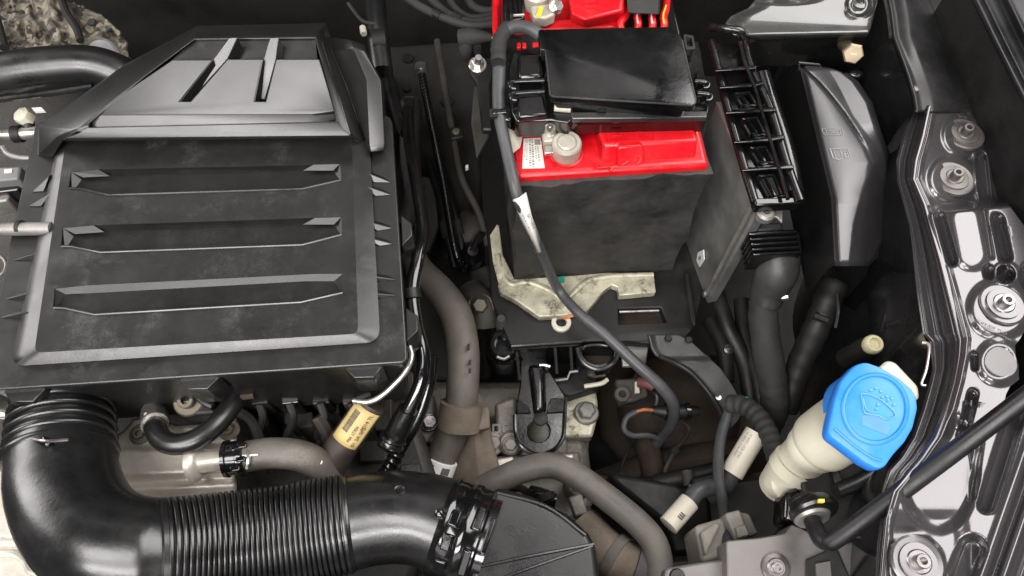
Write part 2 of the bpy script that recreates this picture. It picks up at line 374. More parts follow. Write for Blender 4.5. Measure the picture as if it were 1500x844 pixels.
# ================================================================== air filter housing
ZL = .0190
def air_filter():
    t = T('air_filter_housing', 'large black ribbed plastic air filter housing on top of the engine', 'air filter', V(300, 400, -.09))
    rim = rpoly([(52, 178), (574, 168), (597, 531), (-28, 573), (-16, 500), (5, 400)], [10, 14, 10, 10, 8, 8])
    top = PP(rim, .010)
    c = sum(top, Vector()) / len(top)
    B(MB().prism(top, [p - Vector((0, 0, .006)) for p in top]), 'rim', PLDUST, t, bevel=.0012)
    B(MB().loft([[p.lerp(c, .015) - Vector((0, 0, .006)) for p in top], [p.lerp(c, .05) - Vector((0, 0, .10)) for p in top]]), 'lower_body', PLDUST, t, bevel=.003)
    # lid : bevelled skirt + top plate with three louvre recesses
    outer = rpoly([(86, 200), (541, 198), (557, 501), (15, 537)], [6, 8, 22, 22], 6)
    inner = rpoly([(97, 202), (515, 200), (525, 489), (50, 517)], [5, 5, 12, 12], 6)
    mid = [(a[0] * .5 + b[0] * .5, a[1] * .5 + b[1] * .5) for a, b in zip(outer, inner)]
    lid = B(MB().loft([PP(outer, .0103), PP(outer, .0140), PP(mid, .0168), PP(inner, ZL)], False, False), 'lid', PLDUST, t, ang=60)
    grooves = [
        ([(104, 252), (143, 248), (460, 241), (498, 240), (500, 264), (443, 277), (160, 286), (100, 276)], [(122, 260), (161, 258), (444, 250), (488, 250)]),
        ([(92, 334), (136, 330), (462, 319), (500, 318), (501, 344), (443, 359), (148, 370), (89, 361)], [(110, 343), (153, 340), (444, 329), (489, 329)]),
        ([(80, 423), (125, 418), (462, 401), (502, 401), (502, 429), (441, 443), (139, 461), (77, 451)], [(96, 431), (144, 429), (448, 412), (489, 412)])]
    B(MB().plate(PP(inner, ZL), [PP(g, ZL) for g, _ in grooves], .0015), 'lid_panel', PLDUST, t, ang=30)
    for g, fl in grooves:
        dp = .0030 if g[0][1] > 400 else .0062
        o = PP(g, ZL - .0003); f = PP(fl, ZL - dp); dn = [p - Vector((0, 0, dp)) for p in o]
        f3 = PP(fl, ZL - .0030)
        m = MB(); vs = o + f + dn[4:] + f3
        m.add(vs, [(0, 1, 17, 16), (1, 2, 10, 9), (2, 3, 19, 18), (8, 9, 10, 11, 12, 13, 14, 15), (0, 8, 15, 7), (3, 4, 12, 11), (4, 5, 13, 12), (5, 6, 14, 13), (6, 7, 15, 14)])
        lv = B(m, 'louvre', LOUVRE, t, flat=True)
        e = PP([(g[7][0] + 2, g[7][1]), (g[7][0] + 17, g[7][1] + .5), g[6], g[5], g[4]], ZL + .0003)
        B(MB().tube(e, .0011, 8, smooth=False), 'louvre_highlight_bead', EDGE, lv)  # bead added for the bright highlight line along the groove
    for p in [((524, 248), (575, 268), (548, 268)), ((528, 270), (575, 286), (550, 288)), ((527, 322), (578, 335), (553, 339)), ((529, 346), (578, 358), (556, 361)),
              ((531, 403), (581, 410), (553, 413)), ((532, 429), (581, 433), (555, 438)), ((77, 281), (41, 303), (60, 303)), ((72, 258), (46, 282), (64, 281)), ((64, 367), (19, 382), (48, 381)), ((50, 428), (7, 439), (34, 438)), ((40, 458), (0, 466), (33, 466))]:
        a, b, c3 = V(*p[0], .017), V(*p[1], .0105), V(*p[2], .0105)
        th = Vector((0, .0045, -.003))
        B(MB().prism([a, b, c3], [a + th, b + th, c3 + th * 1.6]), 'fin', PLASTIC, t, bevel=.0006)
    for p in [[(3, 571), (15, 589), (48, 589), (69, 567)], [(260, 555), (275, 571), (304, 570), (323, 551)], [(503, 539), (519, 554), (548, 553), (561, 535)],
              [(587, 314), (603, 327), (604, 345), (589, 360)], [(594, 450), (612, 462), (612, 485), (596, 500)]]:
        cx = sum(q[0] for q in p) / 4; cy = sum(q[1] for q in p) / 4
        B(MB().slab(p, .03, .0055), 'clip_tab', PLASTIC, t, bevel=.0008)
    # upper inlet cover
    def ring(l): return [V(*p) for p in l]
    shell = B(MB().loft([
        ring([(76, 231, .010), (55, 228, .010), (56, 186, .010), (182, 95, .010), (289, 38, .010), (478, 34, .010), (524, 206, .010), (94, 211, .010)]),
        ring([(78, 229, .014), (57, 226, .015), (59, 186, .026), (183, 97, .040), (289, 42, .057), (473, 40, .057), (519, 203, .018), (94, 208, .018)]),
        ring([(92, 206, .030), (84, 200, .032), (104, 190, .042), (205, 110, .052), (288, 50, .066), (466, 48, .066), (514, 199, .040), (97, 203, .040)]),
        ring([(112, 193, .043), (112, 190, .044), (116, 187, .045), (208, 112, .056), (286, 54, .070), (464, 53, .070), (503, 190, .042), (118, 193, .042)]),
        ring([(130, 186, .045), (130, 184, .046), (131, 180, .047), (212, 113, .056), (284, 58, .070), (462, 56, .070), (494, 179, .045), (132, 187, .045)]),
        ring([(133, 187, .0395), (133, 185, .040), (134, 181, .041), (214, 114, .050), (284, 61, .058), (461, 59, .058), (491, 177, .0395), (135, 187, .0395)])], False, False),
        'inlet_cover', PLASTIC, t, bevel=.0012, ang=28)
    zf = lambda y: lerp(.047, .070, (168 - y) / 80)
    face = [(138, 169), (457, 168), (490, 163), (468, 86), (404, 86), (389, 148), (373, 148), (386, 86), (333, 86), (279, 148), (264, 148), (313, 87), (252, 87), (204, 120)]
    tp = [V(x, y, zf(y)) for x, y in face]
    B(MB().prism(tp, [p - Vector((0, 0, .011)) for p in tp]), 'cover_face', PLASTIC, t, bevel=.001, ang=30)
    fr = [V(138, 169.3, .0465), V(457, 168.3, .0465), V(488, 162.3, .048)]; lo = [V(134, 186.5, .0402), V(444, 185, .0402), V(491.5, 175, .0402)]
    B(MB().add(fr + lo, [(0, 1, 4, 3), (1, 2, 5, 4)]), 'cover_bevel', PLASTIC, t)
    B(MB().add(PP([(130, 188), (492, 180), (470, 57), (280, 57)], .0395), [(0, 1, 2, 3)]), 'cover_recess', PLDUST, t)
    B(MB().add([V(250, 90, .0585), V(465, 90, .0585), V(462, 56, .066), V(283, 58, .066)], [(0, 1, 2, 3)]), 'pit_floor', PLDUST, t)
    for a in [[(335, 55), (349, 54), (333, 86), (280, 146), (265, 146), (313, 87)], [(395, 55), (409, 54), (404, 86), (388, 146), (374, 146), (386, 87)]]:
        q = [V(x, y, zf(y) - (.001 if y < 60 else .0015 if y < 100 else .008)) for x, y in a]
        B(MB().prism(q, [p - Vector((0, 0, .014)) for p in q]), 'cover_rib', PLASTIC, t, bevel=.0008)
    rows = [ring([(464, 42, .055), (482, 54, .040), (513, 58, .055), (530, 64, .053), (534, 66, .006)]),
            ring([(472, 60, .064), (486, 76, .040), (518, 70, .056), (534, 75, .054), (537, 76, .006)]),
            ring([(490, 120, .052), (508, 128, .029), (537, 117, .043), (558, 119, .041), (561, 120, .006)]),
            ring([(514, 197, .041), (535, 208, .015), (541, 212, .024), (564, 210, .023), (566, 211, .006)]),
            ring([(516, 203, .020), (537, 219, .012), (543, 223, .020), (562, 221, .019), (563, 222, .006)])]
    B(MB().grid(rows), 'cover_skirt', PLASTIC, t, ang=24, bevel=.0008, solid=.002)
    bar = B(MB().tube(PP([(-40, 337), (10, 336), (76, 335)], .016), .0055, 12), 'side_bar', ALU, t)
    B(MB().tube(PP([(27, 334), (33, 334)], .016), .0064, 12), 'side_bar_clip', MATTE, bar)
air_filter()

# ================================================================== battery
FL, FR = V(757, 259, 0), V(1040, 241, 0)
BX = (FR - FL).normalized(); BY = Vector((0, 0, 1)).cross(BX); BW = (FR - FL).length; BLEN = .29
def bp(u, v, z): return FL + BX * (u * BW) + BY * v + Vector((0, 0, z))
def battery():
    t = T('car_battery', 'red topped car battery in a black felt sleeve', 'battery', bp(.5, .1, -.19))
    # felt sleeve: slightly bulging and creased
    rings = []
    for k, z in enumerate(frange(-.008, -.188, 14)):
        r = []
        for (a, b, n) in (((-.02, -.003), (1.015, -.003), 26), ((1.015, -.003), (1.015, BLEN), 16), ((1.015, BLEN), (-.02, BLEN), 8), ((-.02, BLEN), (-.02, -.003), 16)):
            for i in range(n):
                q = bp(lerp(a[0], b[0], i / n), lerp(a[1], b[1], i / n), z)
                s = .0050 * noise.noise(q * 30) + .0030 * abs(noise.noise(q * 62 + Vector((5, 1, 2))))
                q = q + BX * s - BY * (s + .0012 * math.sin(k * .5)); r.append(q)
        rings.append(r)
    B(MB().loft(rings), 'felt_sleeve', SLEEVE, t, ang=50)
    lidp = lambda e, z: [bp(0 + e, 0 + e * BW, z), bp(1 - e, e * BW, z), bp(1 - e, BLEN - e * BW, z), bp(e, BLEN - e * BW, z)]
    lid = B(MB().loft([lidp(0, -.016), lidp(0, -.004), lidp(.012, 0)]), 'lid', RED, t, bevel=.003, seg=3)
    # raised lid block
    q = lambda l, z: [V(x, y, z) for x, y in l]
    top = q([(868, 178), (885, 212), (1022, 206), (1008, 150), (860, 150)], .015)
    bot = [V(868, 190, 0), V(880, 240, 0), V(1020, 232, 0), V(1016, 165, 0), V(862, 165, 0)]
    bot = [Vector((p.x, p.y, -.002)) + (Vector((p.x, p.y, 0)) - Vector((p.x, p.y, 0))) for p in bot]
    B(MB().prism(top, bot), 'raised_lid', RED, t, bevel=.0025, seg=3)
    g = B(MB().tube(q([(879, 160), (889, 207), (957, 205), (950, 160)], .0153), .0006, 6, smooth=False), 'lid_groove', RED, t)
    for k in range(3):
        B(MB().tube(q([(930 + k * 4, 184), (938 + k * 4, 203)], .0152), .0007, 6), 'relief_line', RED, t)
    B(MB().tube(q([(896, 199), (911, 198)], .0152), .0009, 6), 'relief_line', RED, t)
    B(MB().tube(q([(898, 190), (910, 189)], .0152), .0008, 6), 'relief_line', RED, t)
    B(MB().tube(q([(899, 184), (909, 183)], .0152), .0008, 6), 'relief_line', RED, t)
    # vent plug housing on the block front
    pl = [V(x, y, z) for x, y, z in [(904, 219, .013), (908, 216, .0155), (938, 214, .0155), (943, 217, .013), (944, 243, -.001), (903, 246, -.001)]]
    vp = B(MB().prism(pl, [p + Vector((0, .02, -.002)) for p in pl]), 'vent_plug', RED, t, bevel=.0015)
    B(MB().tube([V(908, 238, .0025), V(914, 226, .008), V(919, 236, .0035), V(911, 242, .001)], .0007, 6), 'relief_line', RED, vp)
    B(MB().tube([V(930, 238, .0025), V(932, 227, .008), V(939, 232, .006), V(934, 240, .002)], .0007, 6), 'relief_line', RED, vp)
    B(MB().tube([V(893, 251, .002), V(896, 245, .003), V(876, 246, .003), V(872, 241, .003)], .0012, 8), 'lid_rib', RED, t)
    B(MB().lathe(V(829, 226, 0), (0, 0, 1), [(.0155, -.001), (.0155, .002), (.0135, .0025), (.0135, .0)], 32), 'terminal_collar', RED, t)
    # paper sticker
    a, b, c, d = V(767, 203, .001), V(792, 202, .001), V(798, 246, .001), V(765, 247, .001)
    st = B(MB().prism([a, b, c, d], [p - Vector((0, 0, .0006)) for p in (a, b, c, d)]), 'sticker', WHITE, t)
    def uv(u, v): return a.lerp(b, u).lerp(d.lerp(c, u), v) + Vector((0, 0, .0004))
    random.seed(11)
    for col, (u, lo, hi, ln) in enumerate([(.90, .05, .22, 0), (.78, .28, .78, 1), (.66, .28, .72, 1), (.50, .05, .94, 2), (.36, .06, .94, 2), (.20, .06, .7, 1), (.1, .1, .6, 1)]):
        v = lo
        while v < hi:
            l = random.uniform(.02, .06); wd = .10 if ln == 2 else .05
            if ln != 0:
                B(MB().add([uv(u - wd / 2, v), uv(u + wd / 2, v), uv(u + wd / 2, v + l), uv(u - wd / 2, v + l)], [(0, 1, 2, 3)]), 'print_mark', INKGREY, st)
            v += l + random.uniform(.02, .05)
    B(MB().add([uv(.62, .06), uv(.95, .06), uv(.95, .24), uv(.62, .24)], [(0, 1, 2, 3)]), 'print_block', INKGREY, st)
battery()

def clamp():
    t = T('battery_terminal_clamp', 'grey metal clamp bolted round the battery post', 'terminal clamp', V(829, 222, 0))
    c = V(829, 226, 0); ax = Vector((-.02, -.05, 1))
    B(MB().lathe(c, ax, [(.0128, .001), (.0132, .006), (.0130, .0165), (.0118, .0182), (.0088, .0182), (.0084, .0168), (.0084, .0185), (.0070, .0196), (.0005, .0198)], 32), 'ring', LEAD, t, ang=30)
    m = MB()
    m.prism(PP([(792, 190), (822, 188), (826, 206), (796, 208)], .016), PP([(793, 199), (822, 197), (826, 216), (796, 219)], .002))
    B(m, 'lug', LEAD, t, bevel=.0015)
    X = V(806, 196, .0155)
    B(MB().lathe(X, (-.05, .1, 1), [(.0062, 0), (.0062, .0015), (.0046, .002), (.0046, .006), (.0052, .0075), (.0050, .012), (.0035, .0135), (.001, .0135)], 6), 'nut', STEEL, t, ang=20)
    B(MB().lathe(V(806, 191, .027), (-.05, .1, 1), [(.0028, 0), (.0028, .005), (.002, .006)], 14), 'stud', STEEL, t)
    B(MB().prism(PP([(796, 213), (815, 212), (815, 224), (798, 225)], .010), PP([(796, 217), (815, 216), (815, 229), (798, 230)], .002)), 'square_nut', STEEL, t, bevel=.001)
    B(MB().slab([(823, 207), (826, 226), (838, 232), (828, 208)], .004, .008), 'clamp_split', LEAD, t, bevel=.0006)
clamp()

def fuse_box():
    t = T('fuse_box', 'black plastic fuse box with glossy lid on top of the battery', 'fuse box', V(900, 110, .012))
    base = [(744, 100), (752, 74), (797, 66), (1024, 60), (1033, 112), (1041, 150), (1037, 170), (838, 175), (834, 180), (808, 176), (757, 178), (750, 165)]
    B(MB().slab(base, .022, .034), 'base', GLOSSPL, t, bevel=.0015)
    B(MB().slab([(918, -40), (978, -40), (1000, 62), (912, 62)], .02, .030), 'rear_block', GLOSSPL, t, bevel=.002)
    B(MB().slab([(728, 42), (800, 44), (800, 80), (756, 82), (750, 176), (738, 176), (732, 100)], .02, .028), 'side_skirt', GLOSSPL, t, bevel=.002)
    for x in (757, 765, 780): B(MB().slab([(x, 62), (x + 6 + (x > 770) * 6, 62), (x + 6 + (x > 770) * 6, 70), (x, 70)], .004, .0312), 'red_fuse', RED, t, bevel=.0008)
    # stepped front ledge
    B(MB().slab([(836, 164), (1036, 162), (1036, 172), (838, 174)], .006, .0375), 'front_ledge', EDGE, t, bevel=.0012)
    B(MB().slab([(757, 142), (796, 138), (802, 168), (760, 172)], .008, .040), 'side_shoulder', GLOSSPL, t, bevel=.002)
    B(MB().slab([(757, 80), (794, 78), (796, 112), (760, 114)], .010, .044), 'side_shoulder', GLOSSPL, t, bevel=.003)
    lid = rpoly([(788, 44), (984, 40), (999, 54), (1021, 150), (1014, 156), (806, 142), (797, 74), (790, 74)], [4, 5, 8, 5, 4, 6, 2, 3])
    lt = PP(lid, .056); cc = sum(lt, Vector()) / len(lt)
    lm = MB().loft([[p - Vector((0, 0, .007)) for p in lt], lt, [p.lerp(cc, .012) + Vector((0, 0, .001)) for p in lt]])
    B(MB().loft([[p.lerp(cc, .09) - Vector((0, 0, .024)) for p in lt], [p.lerp(cc, .09) - Vector((0, 0, .006)) for p in lt]]), 'lid_body', GLOSSPL, t)
    l = B(lm, 'lid', GLOSSPL, t, bevel=.001, ang=30)
    B(MB().tube([p + Vector((0, 0, .0003)) for p in PP([(799, 76), (806, 140), (810, 142), (1013, 155), (1018, 152), (1019, 147), (999, 60)], .0562)], .0008, 6, smooth=False), 'lid_edge', EDGE, l)  # pale bead paints the highlight along the lid rim
    B(MB().tube(PP([(812, 158), (836, 160)], .036), .0032, 14), 'hinge_pin', IVORY, t)
    
    # latch loops
    for (x0, y0, x1, y1, s) in ((797, 118, 748, 122, 1), (797, 134, 749, 139, 1), (1018, 119, 1038, 122, -1), (1022, 136, 1042, 140, -1)):
        B(MB().tube(PP([(x0, y0), (x1 + 4 * s, y1 - 2), (x1, y1 + 2), (x1 + 2 * s, y1 + 7), (x1 + 8 * s, y1 + 8)], .042), .0023, 10), 'latch', GLOSSPL, t)
    B(MB().slab([(1019, 106), (1030, 108), (1034, 118), (1021, 120)], .012, .04), 'latch_block', GLOSSPL, t, bevel=.001)
    B(MB().plate(PP(rpoly([(1001, 50), (1016, 52), (1019, 72), (1004, 72)], 3), .046), [PP(rpoly([(1005, 54), (1013, 55), (1015, 68), (1007, 68)], 2), .046)], .008), 'cable_loop', PLASTIC, t, bevel=.0008)
    for k in range(4):
        B(MB().tube(PP([(873 + k * 3, 161), (878 + k * 3, 165)], .0392), .0009, 6), 'ledge_notch', GLOSSPL, t)
fuse_box()

def terminal_cover():
    t = T('positive_terminal_cover', 'bright red plastic cover behind the black fuse box', 'terminal cover', V(870, 10, 0))
    B(MB().slab([(754, 30), (835, 27), (833, -40), (918, -40), (920, 22), (914, 40), (750, 46)], .03, .032), 'tray', RED, t, bevel=.0025)
    top = PP([(829, -20), (915, -20), (912, 16), (856, 30), (838, 20)], .050); bot = PP([(827, -20), (921, -20), (921, 30), (858, 42), (835, 34)], .030)
    B(MB().prism(top, bot), 'hump', RED, t, bevel=.003, seg=3)
    for k, y in enumerate((2, 9, 16)):
        B(MB().tube(PP([(857, y), (872 + (k % 2) * 2, y - .5)], .0502), .0007, 6), 'relief_line', RED, t)
    B(MB().slab([(721, -20), (731, -20), (731, 40), (725, 55), (721, 40)], .02, .02), 'side_flap', RED, t, bevel=.002)
terminal_cover()
def pos_clamp():
    t = T('positive_cable_clamp', 'grey metal cable clamp with yellow paint mark beside the red cover', 'cable clamp', V(795, 10, .03))
    B(MB().lathe(V(786, 8, .034), (0, 0, 1), [(.012, 0), (.012, .014), (.009, .017), (.001, .017)], 24), 'ring', LEAD, t, ang=30)
    B(MB().slab([(776, 8), (806, 4), (814, 20), (800, 26), (782, 25)], .012, .046), 'arm', LEAD, t, bevel=.002)
    hexbolt(V(814, 10, .047), .0055, (.5, -.5, .7), t, STEEL, washer=1.3)
    B(MB().tube(PP([(793, 10), (791, 17), (788, 25)], .0475), .0022, 6, flat=.3), 'paint_mark', YPAINT, t)
    m = T('relay_block', 'small black relay block at the back of the battery', 'relay', V(750, 10, .02))
    B(MB().slab([(735, -20), (770, -20), (768, 27), (738, 34)], .03, .040), 'housing', GLOSSPL, m, bevel=.002)
    for k in range(3): B(MB().slab([(744 + k * 7, -10), (748 + k * 7, -10), (751 + k * 7, 20), (747 + k * 7, 20)], .003, .043), 'fin', GLOSSPL, m)
    B(MB().tube(PP([(752, 23), (768, 22)], .043), .0014, 8), 'clip', STEEL, m)
pos_clamp()
for k, (x, mt, lab) in enumerate([(916, RED, 'red insulated cable'), (934, RED, 'red cable with pale stripe'), (955, RED, 'red cable with white stripe'), (972, RED, 'red cable with yellow stripe')]):
    t = T('power_cable', lab + ' running out behind the fuse box', 'cable', V(x, 30, .03), 'power cables behind the fuse box')
    B(MB().tube([V(x + 12 - k * 2, -25, .03), V(x + 4, 10, .034), V(x, 24, .036), V(x + (-8 if k == 0 else 1), 36, .036), V(x - 2, 52, .030)], .0036, 10), 'sheath', mt if k else RED, t)
    if k: B(MB().tube([p + Vector((-.001, -.002, .0034)) for p in PP([(x + 4, 10, .034), (x, 24, .036), (x + 1, 37, .036)])], .0009, 6), 'stripe', [WHITE, IVORY, WHITE, YPAINT][k], t)
t = T('cable_shroud', 'grey black cloth shroud round the cables behind the battery', 'cable shroud', V(940, 0, .04))
B(MB().loft([PP([(918, -30), (968, -30), (972, -30), (920, -30)], .05), PP([(918, 0, .052), (965, -2, .052), (967, 0, .03), (919, 4, .03)]), PP([(920, 19, .046), (964, 21, .046), (967, 22, .03), (921, 22, .03)])]), 'cloth_wrap', TAPE, t, bevel=.003)

def alternator_cable():
    t = T('alternator_cable', 'thick black cable with a white sleeve marked ALTERNATOR running past the battery', 'cable', V(740, 100, .0))
    yf = FL.y - .017
    P = [V(792, 52, .05), V(776, 42, .052), V(752, 40, .048), V(735, 58, .040), V(731, 103, .036), V(731, 162, .028), V(741, 215, .016), VY(757, 285, yf - .004), VY(772, 320, yf - .004), VY(797, 378, yf - .008), V(816, 421, -.158), V(846, 457, -.160), V(886, 490, -.162), V(934, 535, -.170), V(968, 566, -.182), V(986, 592, -.20), V(984, 620, -.225), V(962, 650, -.26)]
    B(MB().tube(P, [.0058, .0058, .0052, .0050, .0050, .0052, .006, .0062, .006], 14, 8), 'sheath', CABLE, t)
    # folded paper flag
    a, b, c = P[7], P[8], P[9]
    n = Vector((0, -1, .12)).normalized()
    A0, A1 = VY(751, 293, yf - .009), VY(784, 373, yf - .009); Bm0, Bm1 = VY(766, 284, yf - .0135), VY(791, 370, yf - .0135); C0, C1 = VY(771, 282, yf - .006), VY(798, 368, yf - .008); C2 = VY(779, 316, yf - .007)
    fl = B(MB().add([A0, VY(761, 290, yf - .0135), C0, C2, C1, Bm1, A1], [(0, 1, 5, 6), (1, 2, 3, 4, 5)]), 'label_sleeve', WHITE, t, solid=.0006, ang=20)
    text('ALTERNATOR', VY(759, 304, yf - .0118), VY(776, 338, yf - .0125), INKGREY, fl, n=(CAM - A0), ext=.0008, hscale=1.3)
    text('BATT (+)', VY(770, 314, yf - .0125), VY(777, 331, yf - .0125), INKGREY, fl, n=(CAM - A0), ext=.0008, hscale=1)
    tie = B(MB().tube(PP([(722, 166), (741, 164)], .030), .0034, 10), 'cable_tie', GLOSSPL, t)
    B(MB().plate(PP(rpoly([(717, 160), (728, 158), (729, 170), (718, 172)], 2), .033), [PP(rpoly([(720, 163), (725, 162), (726, 167), (721, 168)], 1), .033)], .003), 'tie_head', PLASTIC, tie)
    B(MB().tube(PP([(744, 40), (731, 62), (730, 92)], .045), .0068, 12, 8, rf=lambda u, s: 1 + .06 * math.sin(s * 1400)), 'tape_wrap', TAPE, t)
alternator_cable()
t = T('paper_tag', 'crumpled cream tag wedged beside the battery', 'tag', V(752, 210, 0))
B(MB().add([V(741, 186, .02), V(752, 197, .014), V(766, 199, .006), V(762, 216, .004), V(750, 226, .004), V(749, 245, -.006), V(744, 222, .006)], [(0, 1, 2), (1, 2, 3), (1, 3, 4), (0, 1, 4, 6), (4, 5, 6)]), 'tag_sheet', IVORY, t, solid=.0006, flat=True)

# ================================================================== battery tray and brackets
ZT = -.192
def tray():
    t = T('battery_tray', 'black plastic battery tray with slot and mounting arm', 'battery tray', V(860, 460, -.23))
    o = PP([(712, 330), (1052, 320), (1035, 400), (1018, 478), (1000, 500), (948, 503), (905, 500), (852, 500), (749, 508), (720, 440)], ZT)
    slot = PP([(905, 452), (968, 450), (977, 473), (907, 476)], ZT)
    B(MB().plate(o, [slot], .012), 'tray_base', MATTE, t, bevel=.0012)
    B(MB().add([p - Vector((0, 0, .02)) for p in PP([(890, 440), (985, 440), (990, 490), (890, 490)], ZT)], [(0, 1, 2, 3)]), 'slot_floor', BROWN, t)
    B(MB().tube(PP([(907, 457), (965, 455)], ZT - .004), .0016, 8), 'slot_bar', STEEL, t)
    B(MB().tube(PP([(749, 507), (852, 500), (856, 498)], ZT), .0018, 8, smooth=False), 'front_lip', EDGE, t)
    # wall on the ECU side
    B(MB().prism(PP([(1002, 400), (1012, 470), (1018, 478), (1020, 470), (1008, 398)], ZT + .012), PP([(1002, 400), (1012, 470), (1018, 478), (1020, 470), (1008, 398)], ZT - .004)), 'side_wall', MATTE, t, bevel=.001)
    # front ribbed wall
    B(MB().prism(PP([(750, 509), (852, 502), (852, 506), (750, 513)], ZT - .002), [p - Vector((0, 0, .05)) for p in PP([(750, 509), (852, 502), (852, 506), (750, 513)], ZT - .002)]), 'front_wall', GLOSSPL, t)
    for (x0, y0, x1, y1) in ((813, 509, 816, 547), (836, 508, 838, 540), (757, 516, 761, 556)):
        B(MB().tube([V(x0, y0, ZT - .004), V(x1, y1, ZT - .030)], .0017, 6), 'rib', EDGE, t)  # rib coloured paler as a painted highlight
    B(MB().tube([V(790, 535, ZT - .02), V(798, 535, ZT - .02), V(806, 537, ZT - .02)], .002, 8), 'wire_clip', STEEL, t)
    B(MB().tube([V(809, 558, ZT - .035), V(831, 555, ZT - .035), V(835, 545, ZT - .03), V(866, 541, ZT - .03)], .0026, 8, smooth=False), 'ledge', EDGE, t)
    B(MB().slab([(806, 557), (832, 555), (838, 546), (868, 542), (880, 566), (835, 580), (806, 575)], .02, ZT - .04), 'ledge_body', MATTE, t, bevel=.002)
    # arm with round end
    za = ZT - .03
    arm = [(762, 530), (768, 520), (800, 520), (806, 545), (828, 580), (826, 600), (826, 630), (822, 647), (812, 658), (795, 665), (778, 662), (763, 652), (756, 636), (754, 612), (758, 585), (762, 560)]
    B(MB().plate(PP(arm, za), [circ(789, 631, 16, za, 20, 17)], .008), 'arm', GLOSSPL, t, bevel=.002)
    B(MB().tube(PP([(828, 582), (826, 632), (821, 648), (811, 659), (794, 666), (776, 662), (762, 651), (755, 634), (754, 608)], za + .001), .0022, 8), 'arm_flange', GLOSSPL, t)
    B(MB().prism(PP([(776, 535), (796, 535), (796, 600), (784, 606)], za + .010), PP([(772, 535), (800, 535), (803, 606), (782, 612)], za - .001)), 'arm_ridge', GLOSSPL, t, bevel=.004)
    for a in ([(757, 590), (772, 592), (778, 606), (757, 606)], [(806, 586), (827, 584), (826, 604), (800, 606)]):
        B(MB().prism([p + Vector((0, 0, .006 if i < 2 else 0)) for i, p in enumerate(PP(a, za + .002))], PP(a, za)), 'arm_gusset', GLOSSPL, t, bevel=.001)
    B(MB().lathe(V(792, 614, za + .001), (0, 0, 1), [(.0075, 0), (.0075, .004), (.003, .006)], 14), 'stud', MATTE, t)
    # cable cup
    cz = ZT + .004
    cup = MB(); rings = []
    for (s, dz) in ((1.0, -.035), (1.0, 0), (.97, .001), (.80, .001), (.76, -.004), (.70, -.03)):
        rings.append([p + Vector((0, 0, dz)) for p in PP([(876 + 30 * s * math.cos(a), (516 + 24 * s * math.sin(a)) if math.sin(a) > -.35 else 507.5 + (1 - s) * 8) for a in [2 * math.pi * k / 30 for k in range(30)]], cz)])
    B(cup.loft(rings, False, True), 'cable_cup', GLOSSPL, t, ang=40)
    B(MB().tube(PP([(846, 510), (849, 522), (858, 534), (874, 541), (890, 537), (902, 527), (906, 512)], cz + .002), .0022, 8), 'cup_rim', EDGE, t)  # rim highlight put into the paler colour
    B(MB().tube(PP([(854, 512), (858, 507), (876, 505), (890, 507)], cz + .001), .0014, 8), 'cup_rim', EDGE, t)
    B(MB().add([p - Vector((0, 0, .022)) for p in circ(876, 516, 24, cz, 20, 17)], [tuple(range(20))]), 'cup_floor', BROWN, t)
    B(MB().slab([(908, 500), (914, 496), (946, 498), (950, 508), (946, 536), (912, 536)], .006, ZT - .012), 'bracket_plate', ALU, t, bevel=.001)
    B(MB().tube(PP([(910, 515), (908, 500), (913, 497), (918, 501), (948, 503)], ZT - .004), .002, 8), 'bracket_edge', MATTE, t)
tray()
def washer_ring():
    t = T('tray_washer', 'worn cream washer on the tray beneath the battery', 'washer', V(822, 473, ZT))
    B(MB().lathe(V(822, 474, ZT), (0, 0, 1), [(.0105, 0), (.0105, .004), (.009, .005), (.006, .005), (.0055, .001), (.0052, 0)], 24, cap=False), 'rubber_ring', IVORY, t, ang=30)
    B(MB().lathe(V(822, 474, ZT), (0, 0, 1), [(.0055, 0), (.005, .002), (.001, .003)], 12), 'screw', MATTE, t)
    B(MB().slab([(821, 464), (838, 460), (840, 464), (826, 468)], .001, ZT + .008), 'orange_strip', ORANGE, t)
washer_ring()
def cream_bracket():
    t = T('battery_hold_bracket', 'cream painted pressed metal bracket below the battery, chipped and stained', 'bracket', V(830, 430, ZT))
    zz = ZT + .012
    out = [(749, 409), (765, 408), (830, 404), (890, 399), (958, 400), (961, 428), (907, 433), (905, 421), (896, 417), (884, 426), (860, 456), (822, 462), (790, 464), (756, 440), (733, 428), (729, 418), (735, 404)]
    B(MB().slab(out, .011, zz), 'plate', CREAMMET, t, bevel=.0012)
    B(MB().prism([V(717, 345, zz + .035), V(728, 328, zz + .045), V(734, 372, zz + .02), V(752, 407, zz), V(733, 428, zz), V(722, 385, zz + .015)],
                 [V(720, 347, zz + .033), V(731, 330, zz + .042), V(737, 374, zz + .017), V(754, 410, zz - .003), V(735, 430, zz - .003), V(725, 387, zz + .012)]), 'side_wing', CREAMMET, t, bevel=.0012)
    B(MB().tube(PP([(728, 372, zz + .022), (735, 400, zz + .004), (748, 417, zz + .001), (772, 414, zz + .001), (800, 424, zz + .001), (822, 438, zz + .001)]), .0032, 10), 'pressed_bead', CREAMMET, t)
    B(MB().tube(PP([(818, 452), (840, 430), (862, 412), (900, 405), (957, 403)], zz + .001), .0032, 10), 'pressed_bead', CREAMMET, t)
    B(MB().slab([(817, 406), (826, 404), (827, 413), (819, 413)], .001, zz + .003), 'green_mark', GREEN, t)
cream_bracket()
